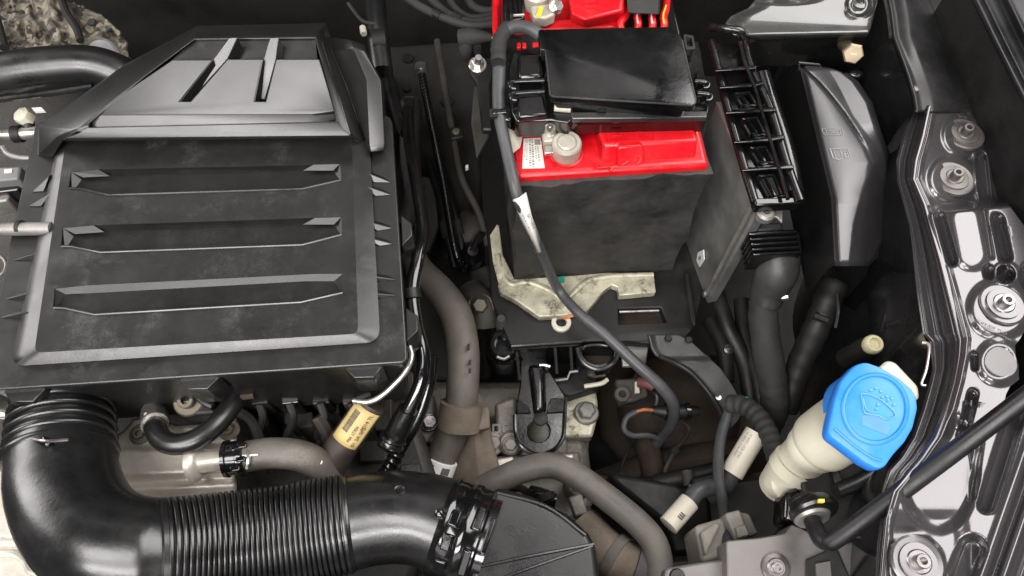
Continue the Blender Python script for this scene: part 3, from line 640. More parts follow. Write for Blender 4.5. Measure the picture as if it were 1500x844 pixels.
def gearbox_mount():
    t = T('gearbox_mount', 'cream painted steel gearbox mount with a hex bolt', 'engine mount', V(850, 600, -.28))
    zz = -.255
    B(MB().slab(rpoly([(826, 566), (872, 565), (876, 590), (875, 612), (868, 640), (822, 640)], 5), .02, zz), 'block', CREAMMET, t, bevel=.003)
    B(MB().slab([(820, 622), (866, 626), (858, 690), (846, 694), (836, 660), (818, 650)], .03, zz - .02), 'leg', CAST, t, bevel=.004)
    hexbolt(V(859, 605, zz), .0095, (.05, .12, 1), t, STEELM, washer=1.45)
gearbox_mount()

# ================================================================== ECU, bracket cage, connector
EDGESTRIP = M('dull_tan_metal', (.24, .21, .16), .5, metal=.4, dust=.5, dcol=(.12, .105, .085), scale=40)
def ecu():
    t = T('engine_control_unit', 'flat grey metal control unit standing on edge beside the battery', 'control unit', V(1060, 400, -.2))
    a, b = V(1048, 150, -.004), V(1112, 304, -.004)      # top edge, battery side
    a2, b2 = V(1072, 150, -.004), V(1132, 300, -.004)
    dn = Vector((0, 0, -.19))
    B(MB().prism([a, b, b2, a2], [p + dn for p in (a, b, b2, a2)]), 'housing', ECUM, t, bevel=.002)
    dv = Vector((-.0015, 0, 0))
    B(MB().prism([a + Vector((0, 0, .0015)), b + Vector((0, 0, .0015)), b.lerp(b2, .45) + Vector((0, 0, .0015)), a.lerp(a2, .45) + Vector((0, 0, .0015))], [p - Vector((0, 0, .001)) for p in (a, b, b.lerp(b2, .45), a.lerp(a2, .45))]), 'edge_strip', EDGESTRIP, t, bevel=.0006)
    nn = (b - a).normalized(); fn = Vector((0, 0, 1)).cross(nn) * -1
    e = b - nn * .006
    B(MB().tube([e + Vector((-.002, 0, -.004)), e + Vector((-.002, 0, -.18))], .0022, 8), 'edge_bead', ALU, t)
    B(MB().lathe(b + Vector((.006, -.004, -.002)), (0, 0, 1), [(.008, -.006), (.008, 0), (.006, .002), (.003, .002), (.003, -.002)], 16), 'corner_boss', ALU, t)
    B(MB().lathe(e + Vector((-.003, 0, -.178)), (-1, 0, 0), [(.004, 0), (.004, .002), (.002, .003)], 12), 'rivet', STEEL, t)
    p = [VP(1023, 382, a, fn), VP(1025, 370, a, fn), VP(1033, 366, a, fn), VP(1034, 380, a, fn), VP(1027, 391, a, fn)]
    st = B(MB().prism([q - Vector((.0022, 0, 0)) for q in p], [q - Vector((.0010, 0, 0)) for q in p]), 'sticker', WHITE, t)
    p = [VP(1026, 381, a, fn), VP(1027, 376, a, fn), VP(1030, 375, a, fn), VP(1030, 381, a, fn)]
    B(MB().prism([q - Vector((.0026, 0, 0)) for q in p], [q - Vector((.0020, 0, 0)) for q in p]), 'print_block', INKGREY, st)
ecu()
def cage():
    t = T('control_unit_cage', 'glossy black ladder shaped plastic holder over the control unit', 'holder', V(1110, 200, -.03))
    Lr = [(1042, 62), (1050, 95), (1066, 160), (1090, 245), (1106, 297)]; Rr = [(1090, 56), (1098, 95), (1128, 160), (1152, 240), (1172, 296)]
    z0 = .004
    B(MB().tube(PP(Lr, z0), .0040, 10), 'side_rail', GLOSSPL, t)
    B(MB().tube(PP(Rr, z0 + .004), .0044, 10), 'side_rail', GLOSSPL, t)
    mid = [(1084, 62), (1092, 95), (1106, 130), (1122, 185), (1142, 250), (1154, 292)]
    B(MB().tube(PP(mid, z0 + .011), .0018, 8), 'ridge', GLOSSPL, t)
    lx = lambda y: curve([(p[1], p[0]) for p in Lr], y); rx = lambda y: curve([(p[1], p[0]) for p in Rr], y); mx = lambda y: curve([(p[1], p[0]) for p in mid], y)
    for (yl, yr) in ((101, 97), (126, 119), (163, 159), (206, 199), (247, 243)):
        m = MB().prism(PP([(lx(yl) - 6, yl + 1), (mx(yl), yl - 5), (rx(yr) + 9, yr - 2), (rx(yr) + 10, yr + 4), (mx(yl), yl + 1), (lx(yl) - 4, yl + 4)], z0 + .011),
                       PP([(lx(yl) - 6, yl + 1), (mx(yl), yl - 5), (rx(yr) + 9, yr - 2), (rx(yr) + 10, yr + 4), (mx(yl), yl + 1), (lx(yl) - 4, yl + 4)], z0 - .006))
        B(m, 'cross_rib', GLOSSPL, t, bevel=.0015)
    ys = [62, 101, 126, 163, 206, 247, 297]
    for a, b in zip(ys, ys[1:]):
        o = [(lx(a) + 2, a + 2), (rx(a) - 2, a + 2), (rx(b) - 2, b - 2), (lx(b) + 2, b - 2)]
        if b - a > 30 and a > 100:
            h = [(lerp(lx(a), mx(a), .38), a + 12), (lerp(lx(a), mx(a), .85), a + 10), (lerp(lx(b), mx(b), .82), b - 10), (lerp(lx(b), mx(b), .40), b - 8)]
            B(MB().plate(PP(o, z0 - .004), [PP(h, z0 - .004)], .003), 'web_panel', GLOSSPL, t)
            B(MB().tube(PP(h + h[:1], z0 - .002), .0021, 8, smooth=False), 'window_rim', GLOSSPL, t)
            x0 = lerp(h[0][0], h[1][0], .4); x1 = lerp(h[3][0], h[2][0], .45)
            B(MB().tube(PP([(x0, h[0][1]), (x1, h[2][1])], z0 - .003), .0016, 6), 'window_bar', GLOSSPL, t)
        else:
            B(MB().slab(o, .003, z0 - .004), 'web_panel', GLOSSPL, t)
    B(MB().tube(PP([(1116, 110), (1128, 150), (1150, 218), (1164, 284)], z0 + .000), .0085, 14, flat=.75), 'outer_bead', GLOSSPL, t)
    B(MB().slab([(1104, 290), (1172, 288), (1174, 297), (1108, 301)], .012, z0 + .004), 'end_wall', GLOSSPL, t, bevel=.0015)
    B(MB().slab([(1113, 300), (1148, 297), (1146, 326), (1138, 318), (1112, 312)], .003, -.012), 'mount_tab', ALU, t, bevel=.0008)
cage()
BOOT = M('dusty_boot', (.035, .034, .033), .45, dust=.4, dcol=(.07, .066, .06), scale=30, bump=.2)
def connector():
    t = T('control_unit_connector', 'black ridged plug with a domed boot below the control unit cage', 'connector', V(1140, 380, -.10))
    for k in range(5):
        y = 338 + k * 7.5
        B(MB().slab([(1096 + k * 1.5, y + 1), (1168 + k * 1.6, y - 3), (1170 + k * 1.6, y + 2), (1097 + k * 1.5, y + 6)], .03, -.045 - k * .003), 'ridge', GLOSSPL, t, bevel=.002)
    B(MB().slab([(1100, 345), (1172, 340), (1176, 366), (1106, 374)], .03, -.062), 'plug_body', MATTE, t, bevel=.002)
    B(MB().slab([(1112, 326), (1146, 326), (1148, 336), (1110, 338)], .02, -.045), 'latch', MATTE, t, bevel=.002)
    B(MB().tube([V(1138, 352, -.085), V(1139, 378, -.082), V(1136, 402, -.090), V(1126, 426, -.105), V(1120, 446, -.115)], [.016, .0205, .0205, .0175, .0145], 22, 8), 'boot', BOOT, t)
connector()
t = T('control_unit_harness', 'thick tape wrapped wiring harness hanging from the ridged plug', 'wiring harness', V(1120, 520, -.15))
B(MB().tube([V(1138, 385, -.095), V(1126, 420, -.11), V(1118, 450, -.12), V(1122, 500, -.135), V(1132, 560, -.16), V(1134, 600, -.18), V(1122, 630, -.21)], [.013, .014, .0145, .014, .0135], 14, 8, rf=lambda u, s: 1 + .03 * math.sin(s * 500) + .03 * noise.noise(Vector((s * 60, 0, 0)))), 'tape_wrap', TAPE, t)
B(MB().tube([V(1108, 436, -.105), V(1140, 434, -.105)], .0035, 8), 'cable_tie', MATTE, t)
B(MB().lathe(V(1144, 436, -.098), (1, 0, .3), [(.003, 0), (.003, .006)], 8), 'tie_head', STEEL, t)

# ================================================================== relay cover
def relay_cover():
    t = T('relay_box_cover', 'tapered satin black relay box cover with moulded fuse and book symbols', 'relay box', V(1220, 250, -.10))
    zt = .022
    lf = lambda y: curve([(96, 1172), (106, 1173), (190, 1193), (290, 1217), (380, 1222), (392, 1224)], y)
    rf = lambda y: curve([(96, 1216), (106, 1240), (120, 1258), (150, 1278), (200, 1294), (226, 1304), (260, 1308), (300, 1308), (350, 1300), (376, 1288), (392, 1270)], y)
    gv = [(1176, 100), (1196, 118), (1214, 138), (1236, 166), (1255, 195), (1268, 216), (1277, 238), (1272, 254), (1262, 284), (1250, 330), (1243, 388)]
    gx = lambda y: curve([(p[1], p[0]) for p in gv], y)
    def zf(x, y):
        z = zt - .00012 * max(0, y - 300)
        xc = lerp(lf(y), gx(y), .45); z -= .0040 * (min(1.3, abs(x - xc) / max(30, (gx(y) - lf(y)) * .6))) ** 2
        d = x - gx(y)
        z -= .0032 * math.exp(-(d / 2.6) ** 2) * (1 - sm(232, 262, y))
        if d > 0: z -= .0010 * d * sm(180, 250, y) + .0025 * sm(0, 6, d) * sm(200, 240, y)
        z -= .006 * (1 - sm(0, 9, x - lf(y))) + .016 * (1 - sm(0, 10, rf(y) - x)) + .006 * (1 - sm(96, 103, y)) + .004 * sm(382, 390, y)
        return z
    B(sheet(MB(), frange(96, 390, 150), lf, rf, 56, zf), 'top_shell', PLCOVER, t, solid=.0015, ang=60)
    # side wall facing the battery
    rows = []
    for y in frange(96, 390, 30):
        e = V(lf(y), y, zf(lf(y), y)); e2 = V(lerp(1146, 1213, (y - 96) / 294), y + 4, zt - .05)
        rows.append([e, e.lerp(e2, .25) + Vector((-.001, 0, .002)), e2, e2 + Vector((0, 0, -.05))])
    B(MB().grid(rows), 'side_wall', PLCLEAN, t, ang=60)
    rows = []
    for y in frange(96, 390, 30):
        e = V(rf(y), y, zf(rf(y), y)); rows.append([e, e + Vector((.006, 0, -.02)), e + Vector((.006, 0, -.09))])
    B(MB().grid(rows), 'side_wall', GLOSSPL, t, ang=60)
    B(MB().prism([V(1146, 100, zt - .05), V(1172, 96, zt - .006), V(1216, 96, zt - .006), V(1240, 106, zt - .01)], [V(1146, 100, zt - .09), V(1172, 96, zt - .09), V(1216, 96, zt - .09), V(1240, 108, zt - .09)]), 'end_wall', GLOSSPL, t)
    B(MB().prism(PP([(1229, 386), (1246, 386), (1250, 380), (1224, 376)], zt - .024), PP([(1220, 385), (1247, 392), (1256, 380), (1216, 376)], zt - .09)), 'end_wall', GLOSSPL, t)
    B(MB().tube(PP([(1171, 104), (1170, 92), (1200, 95), (1203, 101)], zt - .008), .0013, 8, smooth=False), 'wire_clip', PLASTIC, t)
    # symbols
    def line(pts, r=.0004):
        q = [(lerp(a[0], b[0], k / 6), lerp(a[1], b[1], k / 6)) for a, b in zip(pts, pts[1:]) for k in range(6)] + [pts[-1]]
        return B(MB().tube([V(x, y, zf(x, y) + .0002) for x, y in q], r, 6, smooth=False), 'symbol_line', RELIEF, t)
    k = 1 / 8.44; S = lambda l: [(1180 + x * k, 160 + y * k) for x, y in l]
    line(S([(205, 240), (440, 240), (470, 300), (465, 325), (240, 322), (205, 270), (205, 240)]))
    line(S([(270, 268), (320, 275), (360, 262), (400, 270)])); line(S([(275, 300), (400, 297)])); line(S([(240, 245), (265, 315)])); line(S([(415, 245), (440, 320)]))
    line(S([(300, 490), (340, 605)]), .0008); line(S([(300, 488), (420, 490), (520, 485), (555, 600), (470, 610), (400, 630), (340, 605)])); line(S([(420, 492), (455, 590), (530, 590), (500, 500), (430, 500)])); line(S([(475, 525), (480, 530)]), .0008); line(S([(480, 548), (490, 580)]), .0008); line(S([(345, 500), (375, 600), (400, 628)]))
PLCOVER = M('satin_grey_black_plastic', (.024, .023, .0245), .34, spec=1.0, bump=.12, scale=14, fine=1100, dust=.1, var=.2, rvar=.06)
relay_cover()

# ================================================================== painted body structure on the right
def rail():
    t = T('fender_rail', 'pressed dark grey painted body rail with holes, beads and bolts along the bay edge', 'body panel', V(1440, 500, -.05))
    Lp = [(150, 1337), (160, 1336), (200, 1322), (235, 1313), (265, 1314), (297, 1323), (330, 1332), (360, 1336), (430, 1343), (490, 1352), (500, 1362), (540, 1366), (565, 1360), (600, 1350), (640, 1336), (670, 1318), (690, 1300), (720, 1292), (760, 1288), (800, 1284), (850, 1281)]
    Mp = [(150, 1366), (160, 1363), (200, 1355), (235, 1345), (262, 1341), (275, 1347), (300, 1358), (330, 1366), (380, 1382), (430, 1396), (475, 1408), (495, 1413), (520, 1411), (560, 1403), (600, 1392), (640, 1376), (672, 1354), (700, 1330), (720, 1312), (760, 1300), (800, 1296), (850, 1292)]
    Rp = [(150, 1432), (165, 1436), (210, 1447), (250, 1458), (290, 1470), (300, 1478), (330, 1500), (345, 1530), (420, 1530), (470, 1520), (482, 1502), (496, 1495), (506, 1487), (520, 1488), (535, 1492), (556, 1493), (566, 1480), (578, 1474), (588, 1472), (596, 1530), (850, 1530)]
    Lf = lambda y: curve(Lp, y); Mf = lambda y: curve(Mp, y); Rf = lambda y: curve(Rp, y)
    z0 = .045
    def cap(x, y, a, b, w, s, d): return d * (1 - sm(w - s, w + s, segd(x, y, a, b)))
    def zf(x, y):
        l, m = Lf(y), Mf(y)
        if x < m:                                        # folded inner flange, three folds
            u = (x - l) / max(1, m - l)
            z = z0 - .030 + .006 * sm(.30, .36, u) - .003 * sm(.44, .50, u) + .018 * sm(.60, .76, u) + .008 * sm(.78, .86, u)
            z += .002 * math.sin(y * .02)
            return z + .0012 * (1 - sm(0, .12, u)) * -2
        z = z0
        e = x - m
        z += .0022 * (1 - sm(4, 11, e)) - .0012 * (1 - sm(0, 4, e))   # rolled lip along the edge
        up = 1 - sm(296, 312, y + .10 * (x - 1400))
        z -= .007 * up
        z -= up * .00026 * (x - 1345)                     # upper shelf leans outward
        # bosses
        z += .0042 * (1 - sm(30, 42, math.hypot(x - 1397, (y - 262) * 1.05))) * up
        z += .0030 * (1 - sm(26, 36, math.hypot(x - 1412, y - 198)))
        z += .0045 * (1 - sm(34, 50, math.hypot((x - 1464) * .95, y - 452)))
        z -= .0022 * (1 - sm(24, 27, math.hypot(x - 1465, y - 447)))
        d = math.hypot(x - 1464, y - 530); z += .0040 * (1 - sm(24, 40, d)) - .0012 * (1 - sm(20, 23, d))
        z -= cap(x, y, (1437, 231), (1443, 286), 7, 2.5, .006) * 1.0
        z += cap(x, y, (1437, 229), (1443, 288), 12, 2.0, .0022)
        # long pressed slots
        for a, b, ww, s, dd in (((1376, 318), (1394, 382), 7, 3.5, .010), ((1461, 322), (1473, 376), 9, 3.5, .011), ((1427, 520), (1428, 538), 4, 3, .008), ((1425, 578), (1410, 640), 7, 3.5, .013), ((1486, 612), (1446, 738), 13, 4, .015), ((1424, 805), (1404, 856), 18, 7, .014), ((1437, 640), (1424, 730), 4, 4, .0035)):
            z -= cap(x, y, a, b, ww, s, dd)
        z += .0035 * cap(x, y, (1414, 320), (1424, 372), 22, 8, 1.0)
        z -= .0040 * cap(x, y, (1441, 306), (1452, 376), 3, 4, 1.0)
        z -= .020 * (1 - sm(12.5, 15, math.hypot(x - 1473, (y - 402) * 1.05)))
        z += .0022 * (1 - sm(17, 22, math.hypot(x - 1473, (y - 402) * 1.05)))
        z -= .010 * (1 - sm(5, 10, math.hypot((x - 1448), (y - 399) * .7)))
        z -= .010 * (1 - sm(8, 14, math.hypot((x - 1506), (y - 404) * .6)))
        # big scooped panel near the bottom
        bowl = math.hypot((x - 1375) / 62, (y - 690) / 96)
        z -= .0085 * (1 - sm(.72, 1.04, bowl)) * sm(0, 20, e)
        z -= .006 * sm(740, 786, y) * (1 - sm(1395, 1425, x))
        z += .0042 * (1 - sm(30, 44, math.hypot(x - 1343, y - 824)))
        # outer ridges running down to the right
        s = (x - 1500) * .945 + (y - 640) * .33           # distance across the ridges
        z += .0030 * math.exp(-((s - 8) / 7) ** 2) - .008 * math.exp(-((s - 24) / 5) ** 2) + .004 * math.exp(-((s - 40) / 7) ** 2) - .010 * sm(52, 62, s) + .006 * math.exp(-((s - 74) / 6) ** 2)
        z -= .0010 * sm(0, 1, (x - 1430) / 80) * sm(330, 420, y)
        return z
    rows = frange(154, 850, 348)
    cols = [i / 40 * .001 for i in range(0)]
    R = []
    for y in rows:
        l, m, r = Lf(y), Mf(y), Rf(y)
        xs = [l + (m - l) * i / 40 for i in range(40)] + [m + (r - m) * i / 110 for i in range(111)]
        R.append([V(x, y, zf(x, y)) for x in xs])
    B(MB().grid(R), 'pressed_panel', PAINT, t, solid=.0015, ang=180)
    # wall of the rail below its inner edge
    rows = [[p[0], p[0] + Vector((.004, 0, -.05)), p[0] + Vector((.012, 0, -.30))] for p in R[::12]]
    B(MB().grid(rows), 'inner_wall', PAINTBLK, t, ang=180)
    for x, y, r, sock in ((1412, 197, .0085, 0), (1396, 262, .0085, 0), (1467, 447, .0090, 1), (1343, 824, .0090, 1)):
        p = V(x, y, zf(x, y) + .0022); B(MB().lathe(p, (0, 0, 1), [(.0165, -.002), (.0165, .0012), (.0150, .0018), (.012, .0014), (.0115, .0026), (.009, .0028), (.002, .0028)], 36), 'washer', PAINTW if y < 300 else PAINT, t, ang=25)
        hexbolt(p + Vector((0, 0, .0026)), r * .62, (-.1, -.05, 1), t, PAINTW if y < 300 else STEELD, washer=1.35, h=.007, socket=True)
    B(MB().plate([V(x, y, zf(x, y) + .0008) for x, y in [(1402, 166), (1407, 172), (1416, 171), (1417, 163), (1421, 162), (1424, 180), (1437, 205), (1432, 214), (1420, 206)]], [], .0012), 'tab', PAINTW, t, bevel=.0004)
    B(MB().lathe(V(1464, 530, zf(1464, 530) + .0001), (0, 0, 1), [(.0115, 0), (.0112, .0008), (.0005, .0009)], 30), 'blanking_plug', PLUG, t)
    a0 = V(1429, 470, z0 + .0006)
    for s, p, q in (('PUFF/DF TLD', (1430, 470), (1474, 491)), ('UABR/ID/UFFDM', (1438, 477), (1480, 500)), ('1 2   DM   M 1', (1428, 480), (1469, 503))):
        text(s, V(*p, zf(*p) + .0012), V(*q, zf(*q) + .0012), STAMP, t, n=(0, 0, 1), ext=.0003, hscale=.75)
    B(MB().tube(PP([(1350, 502, .02), (1361, 506, .02), (1357, 540, .02), (1350, 562, .018), (1356, 565, .018)]), .001, 6), 'wire', STEEL, t)
PAINTW = M('grey_worn_paint', (.11, .10, .095), .35, metal=.5, scale=40, dust=.3, bump=.1)
STEELD = M('dark_zinc_bolt', (.30, .28, .28), .3, metal=.85, scale=60, bump=.05)
PLUG = M('grey_plastic_plug', (.16, .155, .155), .45, scale=40, bump=.05, var=.1)
rail()

def wing():
    t = T('inner_wing_panel', 'black painted inner wing panel running back from the pressed rail', 'body panel', V(1400, 80, -.02))
    Lf = lambda y: curve([(-40, 1288), (0, 1296), (20, 1300), (54, 1304), (75, 1312), (110, 1325), (140, 1334), (158, 1337)], y)
    Rf = lambda y: curve([(-40, 1350), (0, 1362), (40, 1378), (100, 1402), (158, 1432), (175, 1440)], y)
    def zf(x, y):
        e = x - Lf(y); return .036 + .004 * math.exp(-((e - 6) / 4) ** 2) - .006 * (1 - sm(0, 4, e)) + .006 * math.exp(-((e - 28) / 22) ** 2) * (1 - sm(60, 120, y)) - .0003 * max(0, e - 30)
    B(sheet(MB(), frange(-40, 164, 60), Lf, Rf, 40, zf), 'panel', FENDER, t, solid=.0015, ang=180)
    R = []
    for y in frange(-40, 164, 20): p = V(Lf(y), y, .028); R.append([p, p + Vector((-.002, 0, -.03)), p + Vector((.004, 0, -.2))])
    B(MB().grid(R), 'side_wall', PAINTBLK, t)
    B(MB().tube([V(Lf(y) + 2, y, .036) for y in (-30, 0, 20, 54)], .0022, 8), 'sealant_bead', PAINTW, t)
    B(MB().lathe(V(1340, 130, .037), (0, 0, 1), [(.0035, 0), (.0035, .001), (.002, .0015)], 12), 'rivet', PAINTW, t)
    t = T('outer_fender', 'dark outer fender edge with pale crease lines', 'fender', V(1470, 80, .0))
    Lf = lambda y: curve([(-40, 1404), (0, 1423), (60, 1452), (110, 1477), (165, 1505), (190, 1516), (400, 1590), (900, 1600)], y)
    def zf2(x, y):
        e = x - Lf(y); return .075 + .003 * math.exp(-((e - 8) / 3) ** 2) + .0035 * math.exp(-((e - 20) / 3) ** 2) - .004 * (1 - sm(0, 3, e)) + .006 * sm(40, 52, e) + .003 * math.exp(-((e - 54) / 3) ** 2)
    B(sheet(MB(), frange(-40, 900, 140), Lf, lambda y: Lf(y) + 130, 60, zf2), 'panel', FENDERG, t, solid=.0015, ang=180)
    R = []
    for y in frange(-40, 900, 30): p = V(Lf(y), y, .071); R.append([p, p + Vector((.003, 0, -.12)), p + Vector((.01, 0, -.26))])
    B(MB().grid(R), 'flange', MATTE, t)
    t = T('fender_bracket', 'small pale painted bracket with a bolt beyond the pressed rail', 'bracket', V(1495, 240, .02))
    B(MB().slab([(1483, 222), (1520, 214), (1530, 290), (1505, 284), (1498, 276), (1494, 262), (1488, 258)], .002, .03), 'plate', PAINT, t, bevel=.0006)
    hexbolt(V(1499, 234, .031), .006, (0, 0, 1), t, STEELD, washer=1.5)
    R = [[V(1436, 200, -.02), V(1530, 180, -.02)], [V(1470, 300, -.02), V(1540, 330, -.02)], [V(1480, 420, -.03), V(1560, 420, -.03)], [V(1480, 620, -.03), V(1560, 620, -.03)]]
    t2 = T('wing_gutter', 'black gutter panel between the pressed rail and the fender', 'body panel', V(1480, 300, -.03))
    B(MB().grid([[V(1380, -40, -.05), V(1430, -40, -.05)], [V(1440, 120, -.05), V(1500, 120, -.05)]] + R), 'channel', MATTE, t2, solid=.002)
FENDERG = M('grey_fender_inner', (.014, .014, .0145), .42, scale=16, bump=.08, dust=.3, dcol=(.035, .034, .032))
wing()

def strut():
    t = T('strut_tower', 'glossy black painted strut tower brace across the back corner of the bay', 'strut tower', V(1180, 40, -.06))
    Lf = lambda y: curve([(-60, 1100), (-20, 1112), (0, 1106), (12, 1096), (24, 1070), (34, 1062), (44, 1066), (52, 1076), (60, 1088), (70, 1095), (98, 1102)], y)
    Rf = lambda y: curve([(-60, 1290), (0, 1286), (40, 1276), (60, 1268), (98, 1262)], y)
    def zf(x, y):
        y0 = 58 - .02 * (x - 1080)                        # front crease
        z = .020 + .010 * sm(0, 1, (40 - y) / 70) - .006 * (1 - sm(0, 30, x - Lf(y)))
        z -= .010 * (1 - sm(4, 14, abs(math.hypot((x - 1262) / 1.0, (y - 4) * 1.0) - 10))) * .3
        z += .006 * (1 - sm(14, 20, math.hypot(x - 1258, y - 6))) - .004 * (1 - sm(6, 10, math.hypot(x - 1258, y - 6)))
        z -= .012 * sm(1, 0, 0) if False else 0
        z -= .014 * sm(y0 - 8, y0 + 6, y) + .0022 * max(0, y - y0)
        z -= .006 * (1 - sm(0, 14, math.hypot((x - 1150) / 5, y + 4))) 
        return z
    B(sheet(MB(), frange(-60, 98, 90), Lf, Rf, 90, zf), 'top_skin', PAINTS, t, solid=.0015, ang=180)
    R = []
    for i in range(16):
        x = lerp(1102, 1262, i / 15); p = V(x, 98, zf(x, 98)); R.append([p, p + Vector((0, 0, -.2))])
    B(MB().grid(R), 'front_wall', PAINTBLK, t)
    for x in (1127, 1161, 1201):
        B(MB().ball(V(x, 76 + (1161 - x) * .02, zf(x, 78)), .0028, .002, .0014, 10, 6), 'weld_dimple', PAINTBLK, t)
    B(MB().tube([V(1040, 40, .012), V(1062, 42, .018), V(1085, 46, .018), V(1094, 58, .010)], .0038, 10, rf=lambda u, s: 1 + .15 * noise.noise(Vector((s * 200, 0, 0)))), 'sealant_bead', GLOSSPL, t)
    B(MB().lathe(V(1258, 6, zf(1258, 6)), (0, -.1, 1), [(.008, 0), (.0075, .003), (.004, .004), (.003, .001), (.0005, .001)], 20), 'plug', PAINTS, t, ang=30)
    t = T('strut_bolt', 'brassy hex headed bolt sticking out below the strut tower', 'bolt', V(1247, 85, -.02))
    a, b = V(1238, 66, -.01), V(1249, 78, .012)
    ax = (b - a).normalized()
    B(MB().tube([a - ax * .02, b], .0062, 14), 'shank', BRASS, t)
    X, Y, N = frame(ax)
    hx = lambda r, h: [b + N * h + (X * math.cos(k * math.pi / 3) + Y * math.sin(k * math.pi / 3)) * r for k in range(6)]
    h = B(MB().loft([hx(.0095, -.003), hx(.0098, .003), hx(.0085, .0045)]), 'head', BRASS, t, ang=20)
    B(MB().box(b + N * .0046, .006, .0012, .0006, Matrix((X, Y, N)).transposed()), 'head_mark', IVORY, h)
PAINTS = M('strut_paint', (.050, .050, .048), .24, metal=.3, coat=1, scale=9, var=.2, bump=.0, dust=.12, dcol=(.2, .19, .17))
strut()

def fuse_side():
    t = T('side_wiring_panel', 'dark grimy panel with fittings behind the relay box cover', 'panel', V(1290, 150, -.1))
    B(MB().prism(PP([(1262, 80), (1300, 60), (1335, 160), (1320, 320), (1300, 330), (1290, 180)], -.08), PP([(1262, 80), (1300, 60), (1335, 160), (1320, 320), (1300, 330), (1290, 180)], -.2)), 'backing', BROWN, t)
    B(MB().lathe(V(1292, 122, -.05), (.3, -.2, 1), [(.012, -.03), (.012, 0), (.009, .003), (.007, .003), (.006, -.004), (.001, -.004)], 18), 'stud_cap', MATTE, t, ang=30)
    B(MB().slab([(1242, 102), (1258, 98), (1269, 106), (1262, 112), (1246, 110)], .01, -.01), 'clip', GLOSSPL, t, bevel=.003)
fuse_side()

# ================================================================== washer filler, prop rod
def washer_filler():
    t = T('washer_fluid_filler', 'milky plastic washer fluid filler neck with a bright blue cap', 'filler neck', V(1160, 700, -.12))
    P = [V(1140, 712, -.105), V(1162, 684, -.075), V(1185, 662, -.05), V(1192, 656, -.045), V(1200, 650, -.040), V(1235, 626, -.012), V(1262, 606, .016)]
    B(MB().tube(P, [.0165, .0175, .018, .0185, .0245, .0248, .0242, .0238], 28, 8), 'neck', NECK, t, ang=60)
    B(MB().tube([V(1158, 690, -.072), V(1168, 678, -.064)], .0192, 24, 4), 'neck_ring', NECK, t)
    B(MB().slab(rpoly([(1280, 545), (1300, 527), (1312, 530), (1346, 566), (1348, 584), (1330, 590)], 6), .006, .020), 'bracket_tab', NECK, t, bevel=.002)
    B(MB().lathe(V(1150, 708, -.085), (.3, -.2, 1), [(.013, -.01), (.013, 0), (.010, .002), (.001, .002)], 20), 'pump_cap', NECK, t)
    zc = .040
    out = [(1262, 531), (1270, 530), (1290, 537), (1319, 554), (1336, 569), (1343, 580), (1345, 598), (1338, 627), (1326, 648), (1308, 668), (1297, 684), (1290, 687), (1282, 686), (1265, 677), (1244, 661), (1216, 640), (1213, 633), (1215, 620), (1223, 584), (1232, 558), (1240, 548), (1252, 535)]
    tilt = lambda x, y: zc + .00008 * (x - 1280) - .00006 * (y - 608)
    o = [V(x, y, tilt(x, y)) for x, y in rpoly(out, 3, 2)]; c = V(1281, 604, tilt(1281, 604)); nrm = Vector((.06, -.05, 1)).normalized()
    def inset(f, h): return [p.lerp(c, f) + nrm * h for p in o]
    t = B(MB().loft([inset(.05, -.013), inset(.0, -.010), inset(.0, -.0025), inset(.02, -.0005), inset(.05, 0)], True, True), 'cap', BLUE, t, ang=40, label='bright blue screw cap with a faded windscreen symbol')
    ic = t
    B(MB().lathe(V(1262, 603, .010) , (.2, -.05, 1), [(.027, -.006), (.028, .004), (.028, .014), (.026, .018)], 36), 'under_rim', BLUE, t)
    ring = [V(1282 + 47 * math.cos(a), 599 + 50 * math.sin(a), tilt(1282 + 47 * math.cos(a), 599 + 50 * math.sin(a)) + .0001) for a in frange(0, 2 * math.pi, 48)]
    B(MB().tube(ring, .0016, 8, 1, smooth=False), 'raised_ring', BLUE, t)
    B(MB().tube([V(x, y, tilt(x, y) + .0002) for x, y in ((1222, 628), (1250, 652), (1275, 669), (1291, 675))], .0011, 8), 'grip_line', BLUE, t)
    k = 1 / 4.69; S = lambda l: [V(1180 + x * k, 520 + y * k, tilt(1180 + x * k, 520 + y * k) + .0004) for x, y in l]
    B(MB().tube(S([(380, 265), (450, 275), (520, 310), (580, 360), (620, 410), (590, 435), (540, 440), (500, 415), (410, 400), (395, 340), (380, 265)]), .0006, 6, 2), 'windscreen_symbol', BLUELINE, t)
    B(MB().tube(S([(395, 300), (415, 370), (440, 385)]), .0006, 6, 2), 'symbol_line', BLUELINE, ic)
    for (x, y) in ((450, 240), (485, 228), (520, 248), (530, 290), (560, 285), (595, 300), (610, 340), (500, 340), (490, 370), (570, 310)):
        B(MB().ball(S([(x, y)])[0], .0013, .0010, .0004, 8, 5), 'symbol_drop', BLUELINE, ic)
    a = S([(390, 420), (470, 405), (560, 455), (585, 500), (560, 550), (480, 520), (390, 480)])
    B(MB().add([p - nrm * .0002 for p in a], [tuple(range(7))]), 'worn_patch', BLUEPRT, t)
washer_filler()
